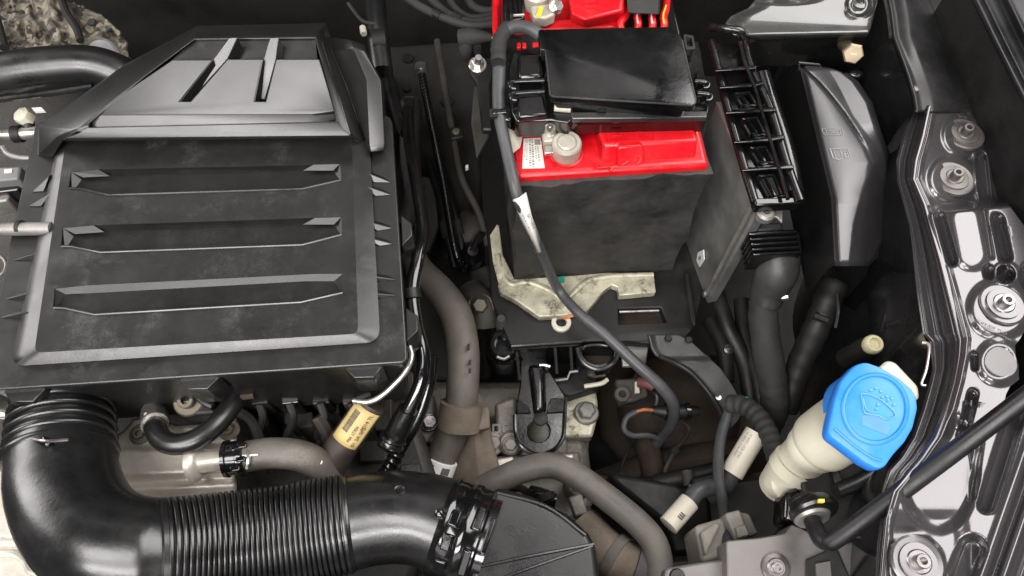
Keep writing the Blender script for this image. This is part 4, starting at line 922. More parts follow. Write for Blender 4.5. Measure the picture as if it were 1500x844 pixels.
def prop():
    t = T('bonnet_prop_rod', 'black bonnet prop rod rising from a grommet at the front panel', 'prop rod', V(1190, 760, -.02))
    B(MB().tube([V(1186, 754, -.030), V(1190, 764, -.018), V(1197, 780, -.010), V(1203, 790, -.006), V(1212, 794, -.002), V(1226, 789, .004), V(1300, 735, .030), V(1400, 660, .062), V(1500, 584, .095), V(1620, 493, .135)], .0060, 16, 8), 'rod', ROD, t, ang=60)
    c = V(1190, 758, -.022); ax = Vector((.12, -.93, .32))
    B(MB().lathe(c, ax, [(.0130, -.004), (.0133, 0), (.0120, .002), (.0065, .0025), (.006, .001)], 30), 'steel_washer', STEELM, t, ang=30)
    g = B(MB().lathe(c - ax.normalized() * .005 + Vector((.002, 0, .003)), ax, [(.015, -.006), (.0175, -.002), (.0178, .001), (.0165, .003), (.009, .004)], 30), 'grommet', RUBBER, t)
    B(MB().lathe(c - ax.normalized() * .013 + Vector((-.002, 0, .002)), ax, [(.010, -.002), (.011, .001), (.009, .006)], 24), 'collar', MATTE, t)
    q = V(1204, 733, -.005)
    B(MB().slab([(1199, 731), (1208, 731), (1208, 736), (1199, 736)], .004, -.0015), 'yellow_mark', YPAINT, g)
ROD = M('rod_black', (.008, .008, .0085), .42, coat=.0, scale=30, bump=.1, dust=.2, dcol=(.06, .055, .05))
prop()
def front_bracket():
    t = T('front_panel_bracket', 'grey painted front panel bracket with two bolts at the bay corner', 'bracket', V(1130, 830, -.09))
    zz = -.04
    B(MB().slab(rpoly([(1064, 792), (1110, 788), (1150, 781), (1160, 768), (1178, 775), (1215, 800), (1260, 792), (1268, 870), (1066, 870)], 4), .03, zz), 'plate', PAINTW2, t, bevel=.003)
    B(MB().prism(PP([(1180, 820), (1225, 800), (1255, 870), (1180, 870)], zz + .003), PP([(1180, 820), (1225, 800), (1255, 870), (1180, 870)], zz)), 'dark_pad', MATTE, t, bevel=.001)
    B(MB().slab([(1195, 826), (1216, 822), (1220, 870), (1198, 870)], .002, zz + .005), 'pad_strip', PAINTW2, t)
    p = V(1136, 832, zz); B(MB().lathe(p, (0, 0, 1), [(.0105, 0), (.0105, .0015), (.009, .002), (.002, .002)], 30), 'washer', PAINTW, t, ang=25)
    hexbolt(p + Vector((0, 0, .002)), .0052, (0, -.1, 1), t, STEELD, washer=1.3, h=.004, socket=True)
    B(MB().slab([(975, 832), (1062, 818), (1064, 870), (970, 870)], .02, zz - .015), 'side_flange', PAINTW2, t, bevel=.002)
    B(MB().lathe(V(992, 845, zz - .0145), (0, 0, 1), [(.006, 0), (.005, .002), (.001, .002)], 14), 'stud', MATTE, t)
    t = T('latch_panel', 'black grimy front panel under the prop rod', 'panel', V(1250, 780, -.1))
    B(MB().prism(PP([(1170, 700), (1250, 660), (1330, 640), (1300, 720), (1292, 800), (1290, 870), (1250, 870), (1262, 790), (1215, 800), (1190, 790)], -.055), PP([(1170, 700), (1250, 660), (1330, 640), (1300, 720), (1292, 800), (1290, 870), (1250, 870), (1262, 790), (1215, 800), (1190, 790)], -.12)), 'panel', MATTE, t, bevel=.004)
    B(MB().tube(PP([(1225, 720), (1260, 705), (1300, 680), (1340, 640)], -.045), .006, 10), 'hose', RUBBER, t)
    B(MB().tube(PP([(1255, 835), (1268, 805), (1272, 790), (1250, 785)], -.03), .0012, 6), 'wire', STEELD, t)
    B(MB().slab([(1218, 690), (1228, 686), (1242, 722), (1230, 728)], .004, -.045), 'rib', FENDER, t, bevel=.001)
PAINTW2 = M('dusty_grey_paint', (.13, .122, .118), .42, metal=.3, scale=16, dust=.4, dcol=(.17, .15, .135), bump=.1)
front_bracket()

# ================================================================== intake hose
def intake():
    t = T('intake_hose', 'fat black ribbed rubber intake hose curving along the front of the engine', 'intake hose', V(200, 800, -.09))
    A = [V(95, 560, -.040), V(92, 600, -.038), V(89, 660, -.034), (V(97, 722, -.028)), V(124, 774, -.020), V(172, 804, -.016), V(238, 810, -.021), V(270, 806, -.028)]
    r0 = 78 * mm(100, 700, -.03)
    B(MB().tube(A, [r0 * .84, r0 * .84, r0 * .86, r0 * .93, r0 * .965, r0 * .97, r0 * .97, r0 * .97, r0 * .96, r0 * .94, r0 * .70], 40, 12), 'elbow', RUBBER, t, ang=60)
    for y, k, w in ((590, .93, .0016), (605, .95, .0016), (620, .97, .0017), (635, .98, .0018), (650, .99, .0018), (668, 1.03, .0030)):
        c = V(92 - (y - 600) * .05, y, -.037); ax = A[2] - A[1]
        B(MB().lathe(c, ax, [(r0 * k * .93, -w * 1.4), (r0 * k * .985, -w), (r0 * k, 0), (r0 * k * .985, w), (r0 * k * .93, w * 1.4)], 44), 'collar_ring', RUBBER, t, ang=60)
    e0 = V(66, 642, .006)
    B(MB().slab([(58, 636), (70, 640), (74, 652), (62, 655)], .008, .010), 'clamp_screw', GLOSSPL, t, bevel=.002)
    B(MB().tube(PP([(44, 642, .002), (66, 646, .010), (100, 644, .009)]), .0012, 6), 'clamp_wire', STEELD, t)
    # ribbed bellows: one continuous wall with sharp convolutions
    Bl = [V(236, 809, -.020), V(310, 799, -.036), V(380, 789, -.048), V(450, 777, -.056), V(512, 766, -.060)]
    P = smooth_path(Bl, 110); L = sum((b - a).length for a, b in zip(P, P[1:])); n = 32
    rb = 77 * mm(300, 790, -.02)
    def rf(u, s):
        x = (u * n) % 1.0
        return 1.0 - .07 * (1 - sm(.10, .26, x)) - .07 * sm(.84, .99, x) - .012 * abs(x - .55)
    B(MB().tube(P, [rb, rb, rb], 44, smooth=False, rf=rf), 'bellows', RUBBER, t, ang=70)
    for u, s in ((0, 1), (1, 1)):
        c = P[0] if u == 0 else P[-1]; ax = (P[4] - P[0]) if u == 0 else (P[-1] - P[-5])
        B(MB().lathe(c, ax, [(rb * .9, -.003), (rb * (.965 if u else 1.0), -.002), (rb * (.97 if u else 1.01), .001), (rb * .9, .003)], 44), 'bellows_end', RUBBER, t, ang=60)
    C = [V(508, 767, -.060), V(550, 759, -.061), V(590, 757, -.062), V(630, 763, -.062), V(690, 786, -.062)]
    B(MB().tube(C, [rb * .94, rb * .93, rb * .93, rb * .95, rb * .97], 40, 10), 'outlet_pipe', RUBBER, t, ang=60)
    B(MB().lathe(V(585, 718, -.030), (0, .45, 1), [(.0045, -.004), (.0045, .0006), (.0038, .0008), (.0032, .0004), (.0005, .0004)], 20), 'moulded_dot', RUBBER, t)
    ax = (V(712, 794, -.062) - V(640, 768, -.060)).normalized(); c0 = V(664, 776, -.062)
    cl = B(MB().lathe(c0, ax, [(rb * .9, -.010), (rb * 1.0, -.0095), (rb * 1.03, -.006), (rb * 1.0, -.004), (rb * 1.0, .006), (rb * 1.04, .008), (rb * 1.04, .012), (rb * 1.0, .014), (rb * 1.0, .022), (rb * 1.05, .024), (rb * 1.05, .030), (rb * .9, .031)], 44), 'clamp_band', GLOSSPL, t, ang=40)
    nn = (CAM - c0).normalized(); nn = (nn - ax * nn.dot(ax)).normalized(); tt = ax.cross(nn)
    for (h, ang, lw, ll) in ((.001, .75, .008, .010), (.001, .25, .007, .012), (.001, -.2, .007, .012), (.018, .5, .006, .020), (.018, -.35, .006, .018), (.028, -.1, .004, .026)):
        d = nn * math.cos(ang) + tt * math.sin(ang); s = ax.cross(d)
        B(MB().box(c0 + ax * h + d * (rb * 1.03), lw, ll, .003, Matrix((ax, s, d)).transposed()), 'clamp_catch', GLOSSPL, cl, bevel=.001)
    B(MB().lathe(V(644, 752, -.024), (-.2, -.2, 1), [(.003, -.002), (.003, .003), (.0015, .004)], 12), 'nub', GLOSSPL, t)
intake()
DUCT = M('black_duct_plastic', (.006, .006, .006), .36, dust=.3, dcol=(.02, .019, .018), scale=16, fine=900, bump=.15)
def duct():
    t = T('air_inlet_duct', 'black flared plastic inlet duct joined to the ribbed intake hose', 'air duct', V(790, 820, -.10))
    top = PP([(727, 716, -.020), (770, 724, -.022), (812, 742, -.024), (845, 764, -.028), (862, 780, -.032), (690, 870, -.012), (700, 790, -.010)])
    a = [V(724, 712, -.036), V(775, 725, -.037), V(830, 752, -.039), V(862, 781, -.041), V(872, 800, -.042), V(882, 870, -.042), V(684, 870, -.034), V(698, 790, -.034)]
    dn = [p + Vector((.004, .002, -.05)) for p in a]
    mid = V(862, 800, -.028)
    B(MB().prism(a, dn), 'duct_shell', DUCT, t, bevel=.005, seg=3)
    B(MB().tube([V(694, 832, -.034), V(780, 814, -.037), V(870, 797, -.0415)], .0012, 6), 'crease', RUBBER, t)
    B(MB().tube([V(700, 862, -.034), V(760, 838, -.036), V(868, 800, -.0415)], .0010, 6), 'crease', RUBBER, t)
    B(MB().tube([V(728, 722, -.036), V(800, 742, -.0375), V(858, 784, -.0405)], .0012, 6), 'seam', RUBBER, t)
duct()

# ================================================================== engine top plate and small hoses
BOLTD = M('dark_tan_bolt', (.14, .12, .09), .5, metal=.5, dust=.4, scale=40)
def plate_cover():
    t = T('engine_heat_plate', 'pale aluminium heat plate with pressed ridges on the engine front', 'heat shield', V(250, 680, -.12))
    zz = -.075
    Lf = lambda y: -60; Rf = lambda y: curve([(600, 336), (612, 343), (620, 347), (850, 347)], y)
    Tp = lambda x: curve([(-60, 640), (120, 655), (165, 642), (182, 630), (195, 614), (212, 611), (260, 622), (300, 620), (322, 612), (335, 608), (347, 612)], x)
    R = []
    for j in range(61):
        row = []
        for i in range(121):
            x = -60 + (347 + 60) * i / 120; y = lerp(Tp(x), 852, j / 60)
            z = zz
            b1 = 660 - .035 * (x - 170); b2 = 703 - .045 * (x - 170); b3 = 727 - .06 * (x - 170)
            z += .006 * sm(b1 - 5, b1 + 3, y) * (1 - sm(b2 - 6, b2 + 4, y)) * sm(150, 170, x) * (1 - sm(318, 336, x) * .0)
            z += .0045 * sm(b2 + 8, b2 + 12, y) * (1 - sm(b3 - 5, b3 + 3, y)) * sm(150, 170, x)
            z -= .010 * sm(b3 + 4, b3 + 30, y) * sm(60, 110, x)
            b4 = 790 + .05 * x; z -= .006 * sm(b4 - 4, b4 + 4, y) * (1 - sm(60, 90, x))
            z -= .004 * (1 - sm(0, 6, 347 - x)) + .003 * (1 - sm(0, 5, y - Tp(x)))
            row.append(V(x, y, z))
        R.append(row)
    B(MB().grid(R), 'pressed_plate', ALUPLATE, t, solid=.002, ang=180)
    for x, y in ((206, 636), (336, 630)):
        hexbolt(V(x, y, zz + .001), .0055, (0, -.1, 1), t, BOLTD, washer=1.6, socket=True)
    p, q = V(286, 679, -.055), V(338, 672, -.052)
    B(MB().tube([p, q], .0085, 18), 'nipple', ALUPLATE, t)
    B(MB().lathe(V(288, 679, -.055), q - p, [(.0145, -.004), (.0145, 0), (.012, .003), (.009, .004)], 24), 'nipple_flange', ALUPLATE, t, ang=40)
    B(MB().tube(PP([(-10, 812), (20, 812), (36, 822), (44, 836), (60, 842)], zz - .004), .003, 8), 'edge_bead', ALUPLATE, t)
plate_cover()
def coolant():
    t = T('coolant_hose', 'dusty grey coolant hose with a spring clip on the pale nipple', 'hose', V(420, 680, -.10))
    B(MB().tube([V(336, 672, -.053), V(362, 669, -.053), V(400, 664, -.055), V(440, 668, -.060), V(470, 684, -.075), V(484, 712, -.095), V(486, 740, -.12)], .0125, 18, 8), 'hose', GHOSE, t)
    ax = V(362, 669, -.053) - V(336, 672, -.053)
    cl = B(MB().lathe(V(345, 671, -.053), ax, [(.012, -.009), (.0145, -.008), (.0148, -.005), (.0135, -.004), (.0135, .003), (.0150, .004), (.0150, .008), (.012, .009)], 26), 'spring_clip', GLOSSPL, t, ang=30)
    for dx, dy in ((-2, -14), (6, 2), (-2, 16), (8, -18)):
        B(MB().slab([(338 + dx, 667 + dy), (352 + dx, 665 + dy), (353 + dx, 673 + dy), (339 + dx, 675 + dy)], .003, -.0385), 'clip_lug', GLOSSPL, cl, bevel=.0008)
    B(MB().tube([V(362, 655, -.044), V(364, 672, -.040), V(362, 686, -.044)], .0018, 6), 'clip_band', STEEL, t)
    B(MB().tube([V(355, 668, -.0395), V(378, 666, -.041)], .0008, 6), 'white_line', WHITE, t)
    B(MB().ball(V(469, 677, -.060), .0022, .0022, .001, 8, 5), 'paint_dot', WHITE, t)
coolant()
def breather():
    t = T('breather_hose', 'short shiny black breather hose with a steel clip', 'hose', V(280, 630, -.08))
    B(MB().tube([V(226, 608, -.060), V(226, 624, -.048), V(236, 643, -.042), V(256, 651, -.040), V(285, 645, -.040), V(315, 624, -.042), V(336, 598, -.046), V(350, 576, -.052)], .0085, 18, 8), 'hose', RUBBER, t)
    B(MB().tube([V(226, 604, -.062), V(227, 622, -.048)], .0105, 20), 'steel_clip', STEEL, t)
    B(MB().slab([(209, 605), (216, 602), (218, 616), (211, 619)], .003, -.042), 'clip_ear', STEEL, t, bevel=.0008)
    B(MB().tube([V(346, 582, -.046), V(372, 579, -.046)], .003, 8), 'end_stub', BROWN, t)
    t = T('bolted_bracket', 'dark cast bracket with a torx bolt below the air filter housing', 'bracket', V(275, 590, -.07))
    B(MB().slab([(258, 580), (290, 577), (310, 590), (318, 606), (262, 610)], .02, -.055), 'plate', MATTE, t, bevel=.003)
    hexbolt(V(277, 588, -.055), .0085, (0, -.2, 1), t, BOLTD, washer=1.5, socket=True)
    B(MB().tube(PP([(290, 582), (300, 590), (312, 596)], -.050), .003, 8), 'rib', PLDUST, t)
breather()
def tagged_tube():
    t = T('tagged_sensor_tube', 'dark brown tube wrapped with a printed yellow label', 'sensor tube', V(510, 640, -.14))
    a, b = V(545, 590, -.055), V(470, 698, -.09)
    B(MB().tube([a, a.lerp(b, .3), a.lerp(b, .65), b], [.0125, .013, .0135, .0155], 20), 'tube_body', BROWND, t)
    ax = (b - a).normalized(); nn = (CAM - a).normalized(); nn = (nn - ax * nn.dot(ax)).normalized(); ss = nn.cross(ax)
    def q(u, ang, r): c = a.lerp(b, u); return c + (nn * math.cos(ang) + ss * math.sin(ang)) * r
    R = [[q(lerp(.04, .50, j / 6), lerp(-1.05, 1.0, i / 16), .01350) for i in range(17)] for j in range(7)]
    lb = B(MB().grid(R), 'yellow_label', YELLOW, t, solid=.0003, ang=180)
    random.seed(3)
    def mark(u0, u1, a0, a1): B(MB().add([q(u0, a0, .0140), q(u1, a0, .0140), q(u1, a1, .0140), q(u0, a1, .0140)], [(0, 1, 2, 3)]), 'print_mark', INK, lb)
    u = .10
    while u < .36:                                   # bar code
        w_ = random.uniform(.004, .010); mark(u, u + w_, -.62, -.22); u += w_ + random.uniform(.004, .008)
    for s, u0, u1, an in (('MA 17704', .44, .24, .22), ('P014 TL', .26, .06, .55), ('01 3A 0P2', .47, .22, .62)):
        text(s, q(u0, an, .0140), q(u1, an, .0140), INK, lb, n=nn * math.cos(an) + ss * math.sin(an), ext=.0003, hscale=1.1)
BROWND = M('dark_brown_rubber', (.030, .022, .018), .6, scale=30, dust=.4, dcol=(.06, .048, .04))
tagged_tube()
t = T('wire_bail', 'bent bare steel wire bail at the air filter corner', 'wire bail', V(560, 560, -.05))
B(MB().tube([V(600, 508, -.008), V(603, 524, -.008), V(594, 545, -.010), V(575, 566, -.014), V(556, 582, -.018), V(538, 589, -.020), V(518, 587, -.022)], .0023, 12, 8), 'wire', STEEL, t)
B(MB().tube([V(520, 586, -.025), V(540, 578, -.03)], .004, 8), 'socket', MATTE, t)

# ================================================================== pipes between engine and battery
GHOSE2 = M('brown_grey_rubber', (.095, .083, .070), .55, dust=.7, dcol=(.16, .138, .112), scale=22, bump=.35, fine=420)
def pipes():
    t = T('black_vacuum_pipe', 'glossy black pipe winding down beside the air filter housing', 'pipe', V(610, 400, -.1))
    B(MB().tube([V(556, 40, -.14), V(566, 100, -.11), V(582, 165, -.09), V(596, 195, -.07), V(600, 150, -.09)], .006, 12), 'upper_branch', RUBBER, t)
    B(MB().tube([V(598, 160, -.06), V(600, 210, -.045), V(612, 280, -.03), V(620, 340, -.025), V(612, 380, -.020), V(604, 430, -.022), V(610, 480, -.028), V(620, 520, -.035), V(616, 560, -.045), V(596, 605, -.06), V(575, 645, -.08)], .0058, 14, 8), 'pipe', GLOSSPL, t)
    B(MB().tube([V(602, 424, -.020), V(604, 438, -.022)], .0075, 12), 'pipe_clip', MATTE, t)
    B(MB().tube([V(598, 600, -.058), V(578, 640, -.078)], [.0085, .0095, .0095], 16), 'end_sleeve', GLOSSPL, t)
    B(MB().tube([V(577, 640, -.074), V(570, 656, -.080)], .011, 18, rf=lambda u, s: 1 + .08 * math.sin(u * 12)), 'coupling', GLOSSPL, t)
    t = T('black_coolant_pipe', 'second glossy black pipe with a corrugated end beside the coupling', 'pipe', V(600, 620, -.12))
    B(MB().tube([V(632, 520, -.06), V(628, 560, -.07), V(612, 610, -.085), V(590, 650, -.10), V(574, 680, -.115), V(560, 700, -.13)], .0062, 12, 10, rf=lambda u, s: 1 + (.14 * math.sin(s * 900) if u > .68 else 0)), 'pipe', GLOSSPL, t)
    t = T('corrugated_sensor_lead', 'thin black corrugated lead dropping from a steel ferrule', 'cable', V(640, 250, -.2))
    P = [V(616, 100, -.16), V(625, 145, -.16), V(636, 200, -.165), V(648, 260, -.17), V(658, 320, -.18), V(668, 370, -.19), V(678, 395, -.21)]
    B(MB().tube(P, .0048, 10, 30, rf=lambda u, s: 1 + .05 * math.sin(s * 1300)), 'lead', GLOSSPL, t)
    B(MB().lathe(V(616, 98, -.155), (0, .2, 1), [(.008, -.012), (.0085, 0), (.007, .003), (.003, .003)], 16), 'ferrule', STEELD, t, ang=30)
    t = T('dark_drain_hose', 'dark matt hose running along the firewall side of the pipes', 'hose', V(600, 230, -.2))
    B(MB().tube([V(602, 150, -.13), V(600, 220, -.13), V(604, 290, -.14), V(590, 330, -.15)], .011, 14), 'hose', TAPE, t)
    B(MB().lathe(V(601, 152, -.125), (0, .3, 1), [(.012, -.02), (.013, 0), (.009, .006), (.002, .006)], 18), 'end_cap', MATTE, t)
    t = T('large_heater_hose', 'thick dusty grey heater hose bending down to the gearbox', 'hose', V(660, 560, -.28))
    B(MB().tube([V(606, 380, -.17), V(616, 398, -.16), V(646, 428, -.155), V(668, 462, -.155), V(678, 510, -.16), V(678, 560, -.17), V(674, 600, -.18), V(660, 640, -.195), V(640, 684, -.21), V(632, 720, -.23)], [.015, .0155, .0165, .0165, .0162, .0155, .014], 22, 8), 'hose', GHOSE2, t)
    B(MB().tube([V(676, 590, -.176), V(672, 628, -.19)], .0215, 20), 'wrap_band', TANFAB, t)
    P0, P1 = V(644, 671, -.206), V(637, 690, -.212); ax = (P1 - P0)
    wb = B(MB().lathe(P0.lerp(P1, .5), ax, [(.0182, -.007), (.0190, -.0065), (.0190, .0065), (.0182, .007)], 28), 'white_ring', WPLAST, t, ang=30)
    nn = (CAM - P0).normalized(); axn = ax.normalized(); nn = (nn - axn * nn.dot(axn)).normalized(); ss = axn.cross(nn)
    for an in (-.55, .35):
        d = nn * math.cos(an) + ss * math.sin(an); s2 = axn.cross(d)
        B(MB().box(P0.lerp(P1, .5) + d * .0188, .007, .009, .0012, Matrix((axn, s2, d)).transposed()), 'ring_window', GHOSE, wb, bevel=.001)
    B(MB().slab([(684, 505), (688, 503), (688, 512), (684, 514)], .001, -.141), 'hole_mark', MATTE, t)
    for y in (528, 540): B(MB().slab([(686, y), (690, y - 1), (690, y + 6), (686, y + 7)], .001, -.145), 'hole_mark', MATTE, t)
    t = T('tan_heat_sleeve', 'dusty tan fabric heat sleeve beside the gearbox', 'heat sleeve', V(700, 660, -.3))
    B(MB().loft([PP([(676, 560, -.19), (690, 555, -.185), (700, 570, -.19), (694, 580, -.22)]), PP([(672, 600, -.2), (700, 590, -.185), (716, 598, -.2), (700, 610, -.24)]), PP([(664, 640, -.215), (698, 625, -.195), (722, 640, -.21), (706, 660, -.26)]), PP([(655, 690, -.23), (702, 670, -.205), (735, 690, -.225), (715, 700, -.28)]), PP([(640, 740, -.24), (710, 730, -.215), (775, 730, -.24), (720, 760, -.29)])]), 'sleeve', TANFAB, t, bevel=.004, sub=0)
    B(MB().slab([(690, 596), (716, 596), (718, 626), (700, 630), (690, 628)], .01, -.183), 'band', TANFAB, t, bevel=.002)
    t = T('lower_radiator_hose', 'long bent grey radiator hose crossing the open bay', 'hose', V(860, 720, -.2))
    B(MB().tube([V(706, 716, -.16), V(730, 704, -.155), V(768, 688, -.15), V(808, 682, -.148), V(846, 698, -.148), V(893, 732, -.146), V(934, 766, -.143), V(958, 795, -.14), V(966, 830, -.14), V(964, 870, -.14)], .0118, 20, 8), 'hose', GHOSE, t)
    t = T('brown_intercooler_hose', 'dusty brown hose stub with a steel band behind the inlet duct', 'hose', V(900, 820, -.2))
    B(MB().tube([V(850, 768, -.17), V(880, 802, -.165), V(912, 826, -.16), V(960, 848, -.16)], [.019, .020, .021, .021], 22), 'hose', TANFAB, t)
    B(MB().tube([V(896, 815, -.162), V(908, 823, -.160)], .0225, 24), 'steel_band', GHOSE, t)
    B(MB().tube([V(925, 832, -.158), V(960, 848, -.16)], .023, 24), 'dark_end', GHOSED, t)
GHOSED = M('dark_grey_rubber', (.05, .045, .048), .7, scale=40, bump=.6, dust=.4, dcol=(.10, .09, .085))
pipes()

# ================================================================== engine and gearbox below
def engine():
    t = T('engine_block', 'grimy dark engine block below the air filter housing', 'engine', V(400, 650, -.4))
    B(MB().prism(PP([(-60, 560), (590, 540), (640, 700), (600, 900), (-60, 900)], -.15), PP([(-60, 560), (590, 540), (640, 700), (600, 900), (-60, 900)], -.42)), 'block', DARKENG, t, bevel=.01)
    B(MB().prism(PP([(-60, 100), (560, 100), (600, 560), (-60, 580)], -.12), PP([(-60, 100), (560, 100), (600, 560), (-60, 580)], -.42)), 'head', DARKENG, t, bevel=.01)
    random.seed(21)
    for (x, y, w_, h_, z) in ((375, 610, 32, 30, -.105), (425, 600, 20, 40, -.11), (445, 615, 26, 22, -.10), (395, 590, 60, 14, -.095), (480, 590, 30, 30, -.10), (560, 600, 26, 60, -.13), (590, 560, 30, 30, -.135), (545, 660, 40, 30, -.14), (350, 575, 40, 12, -.08), (600, 690, 30, 20, -.14), (470, 640, 18, 40, -.12)):
        B(MB().slab(rpoly([(x - w_ / 2, y - h_ / 2), (x + w_ / 2, y - h_ / 2 - 2), (x + w_ / 2 + 2, y + h_ / 2), (x - w_ / 2 + 1, y + h_ / 2 + 2)], 3, 2), .05, z), 'casting_lug', DARKENG, t, bevel=.002)
    B(MB().tube(PP([(345, 600, -.08), (370, 620, -.085), (385, 660, -.10), (400, 690, -.12)]), .005, 8), 'wire_conduit', TAPE, t)
    B(MB().tube(PP([(465, 610, -.08), (480, 640, -.09), (478, 690, -.11)]), .007, 8), 'wire_conduit', BROWND, t)
DARKENG = M('engine_grime', (.020, .0175, .015), .6, metal=.1, scale=30, bump=.7, dust=.7, dcol=(.065, .054, .042), var=.5)
engine()
def gearbox():
    t = T('gearbox', 'dusty cast alloy gearbox housing below the battery tray', 'gearbox', V(720, 640, -.42))
    B(MB().prism(PP([(570, 590), (640, 560), (770, 560), (860, 640), (870, 740), (800, 800), (600, 740), (560, 680)], -.27), PP([(570, 590), (640, 560), (770, 560), (860, 640), (870, 740), (800, 800), (600, 740), (560, 680)], -.42)), 'casing', CAST, t, bevel=.008)
    for (pts, z, th) in (([(605, 590), (636, 576), (640, 630), (624, 650), (604, 626)], -.20, .06), ([(566, 648), (606, 640), (640, 690), (590, 700)], -.235, .04), ([(724, 590), (756, 580), (762, 650), (728, 660)], -.235, .05), ([(720, 668), (850, 660), (852, 684), (760, 692), (722, 694)], -.24, .04), ([(806, 600), (830, 596), (832, 668), (806, 668)], -.262, .03)):
        B(MB().slab(pts, th, z), 'casting_pad', CAST, t, bevel=.004)
    B(MB().slab([(725, 672), (752, 668), (754, 690), (728, 694)], .012, -.228), 'machined_face', ALUPLATE, t, bevel=.002)
    B(MB().slab([(760, 672), (840, 664), (842, 672), (762, 682)], .012, -.228), 'machined_face', ALUPLATE, t, bevel=.002)
    for x, y in ((727, 628), (742, 627)):
        B(MB().plate(PP(rpoly([(x - 6, y - 7), (x + 6, y - 7), (x + 6, y + 7), (x - 6, y + 7)], 2), -.233), [PP(rpoly([(x - 3, y - 4), (x + 3, y - 4), (x + 3, y + 4), (x - 3, y + 4)], 1), -.233)], .006), 'cast_boss', CAST, t)
    hexbolt(V(721, 650, -.235), .008, (.2, -.1, 1), t, CAST, washer=1.6)
    hexbolt(V(628, 619, -.198), .0075, (.2, -.2, 1), t, STEELD, washer=1.3, h=.012)
    B(MB().slab([(608, 630), (638, 622), (642, 640), (632, 650), (612, 640)], .02, -.205), 'bracket_foot', CAST, t, bevel=.003)
    B(MB().tube(PP([(604, 634, -.21), (614, 655, -.215), (628, 662, -.215)]), .005, 8), 'cast_rib', CAST, t)
    B(MB().plate(PP(rpoly([(586, 660), (600, 658), (600, 674), (588, 674)], 2), -.232), [PP(rpoly([(590, 664), (596, 663), (597, 670), (591, 670)], 1), -.232)], .006), 'cast_boss', CAST, t)
    hexbolt(V(704, 450, -.20), .0085, (0, -.3, 1), t, BOLTD, washer=1.8, h=.012)
    B(MB().tube(PP([(690, 430, -.22), (705, 450, -.21), (708, 480, -.22)]), .018, 12), 'bolt_boss', CASTD, t)
    B(MB().prism(PP([(560, 200), (700, 160), (720, 560), (600, 560)], -.29), PP([(560, 200), (700, 160), (720, 560), (600, 560)], -.42)), 'rear_casing', CASTD, t, bevel=.008)
    B(MB().tube(PP([(672, 355, -.22), (688, 345, -.21), (690, 330, -.21), (682, 318, -.215)]), [.013, .016, .015, .010], 14), 'selector_boss', CASTD, t)
    B(MB().slab([(686, 395), (716, 385), (722, 420), (690, 425)], .03, -.23), 'casting_pad', CASTD, t, bevel=.004)
    B(MB().lathe(V(738, 505, -.20), (0, -.1, 1), [(.020, -.05), (.020, -.01), (.017, -.008), (.017, 0), (.014, .003), (.010, .003), (.009, -.006), (.001, -.006)], 22), 'mount_bush', GLOSSPL, t, ang=30)
    B(MB().tube(PP([(728, 523, -.195), (738, 526, -.195), (746, 522, -.195)]), .0016, 6), 'bush_ring', STEEL, t)
    B(MB().lathe(V(734, 468, -.185), (0, 0, 1), [(.006, -.03), (.006, 0), (.004, .004), (.001, .004)], 10), 'grease_stud', CASTD, t)
CASTD = M('dark_cast_alloy', (.055, .050, .044), .65, metal=.2, dust=.7, dcol=(.065, .055, .042), scale=30, bump=.7)
gearbox()
def subframe():
    t = T('subframe', 'rust brown steel subframe deep below the battery', 'subframe', V(980, 700, -.44))
    B(MB().prism(PP([(860, 520), (1090, 520), (1130, 700), (1000, 720), (930, 700), (880, 640)], -.36), PP([(860, 520), (1090, 520), (1130, 700), (1000, 720), (930, 700), (880, 640)], -.44)), 'web', BROWN, t, bevel=.01)
    B(MB().tube([V(870, 720, -.33), V(960, 690, -.32), V(1060, 672, -.32), V(1130, 660, -.33)], .022, 12), 'cross_tube', BROWN, t)
    B(MB().lathe(V(1000, 600, -.33), (0, -.2, 1), [(.075, -.03), (.07, 0), (.05, .012), (.02, .016), (.001, .016)], 30), 'pressed_dome', BROWN, t, ang=50)
    B(MB().tube([V(945, 640, -.30), V(955, 680, -.30), V(960, 720, -.30)], .014, 12), 'strut', BROWN, t)
    B(MB().tube([V(870, 700, -.30), V(930, 708, -.29), V(1020, 700, -.28), V(1060, 688, -.28)], .007, 10), 'pipe', MATTE, t)
subframe()

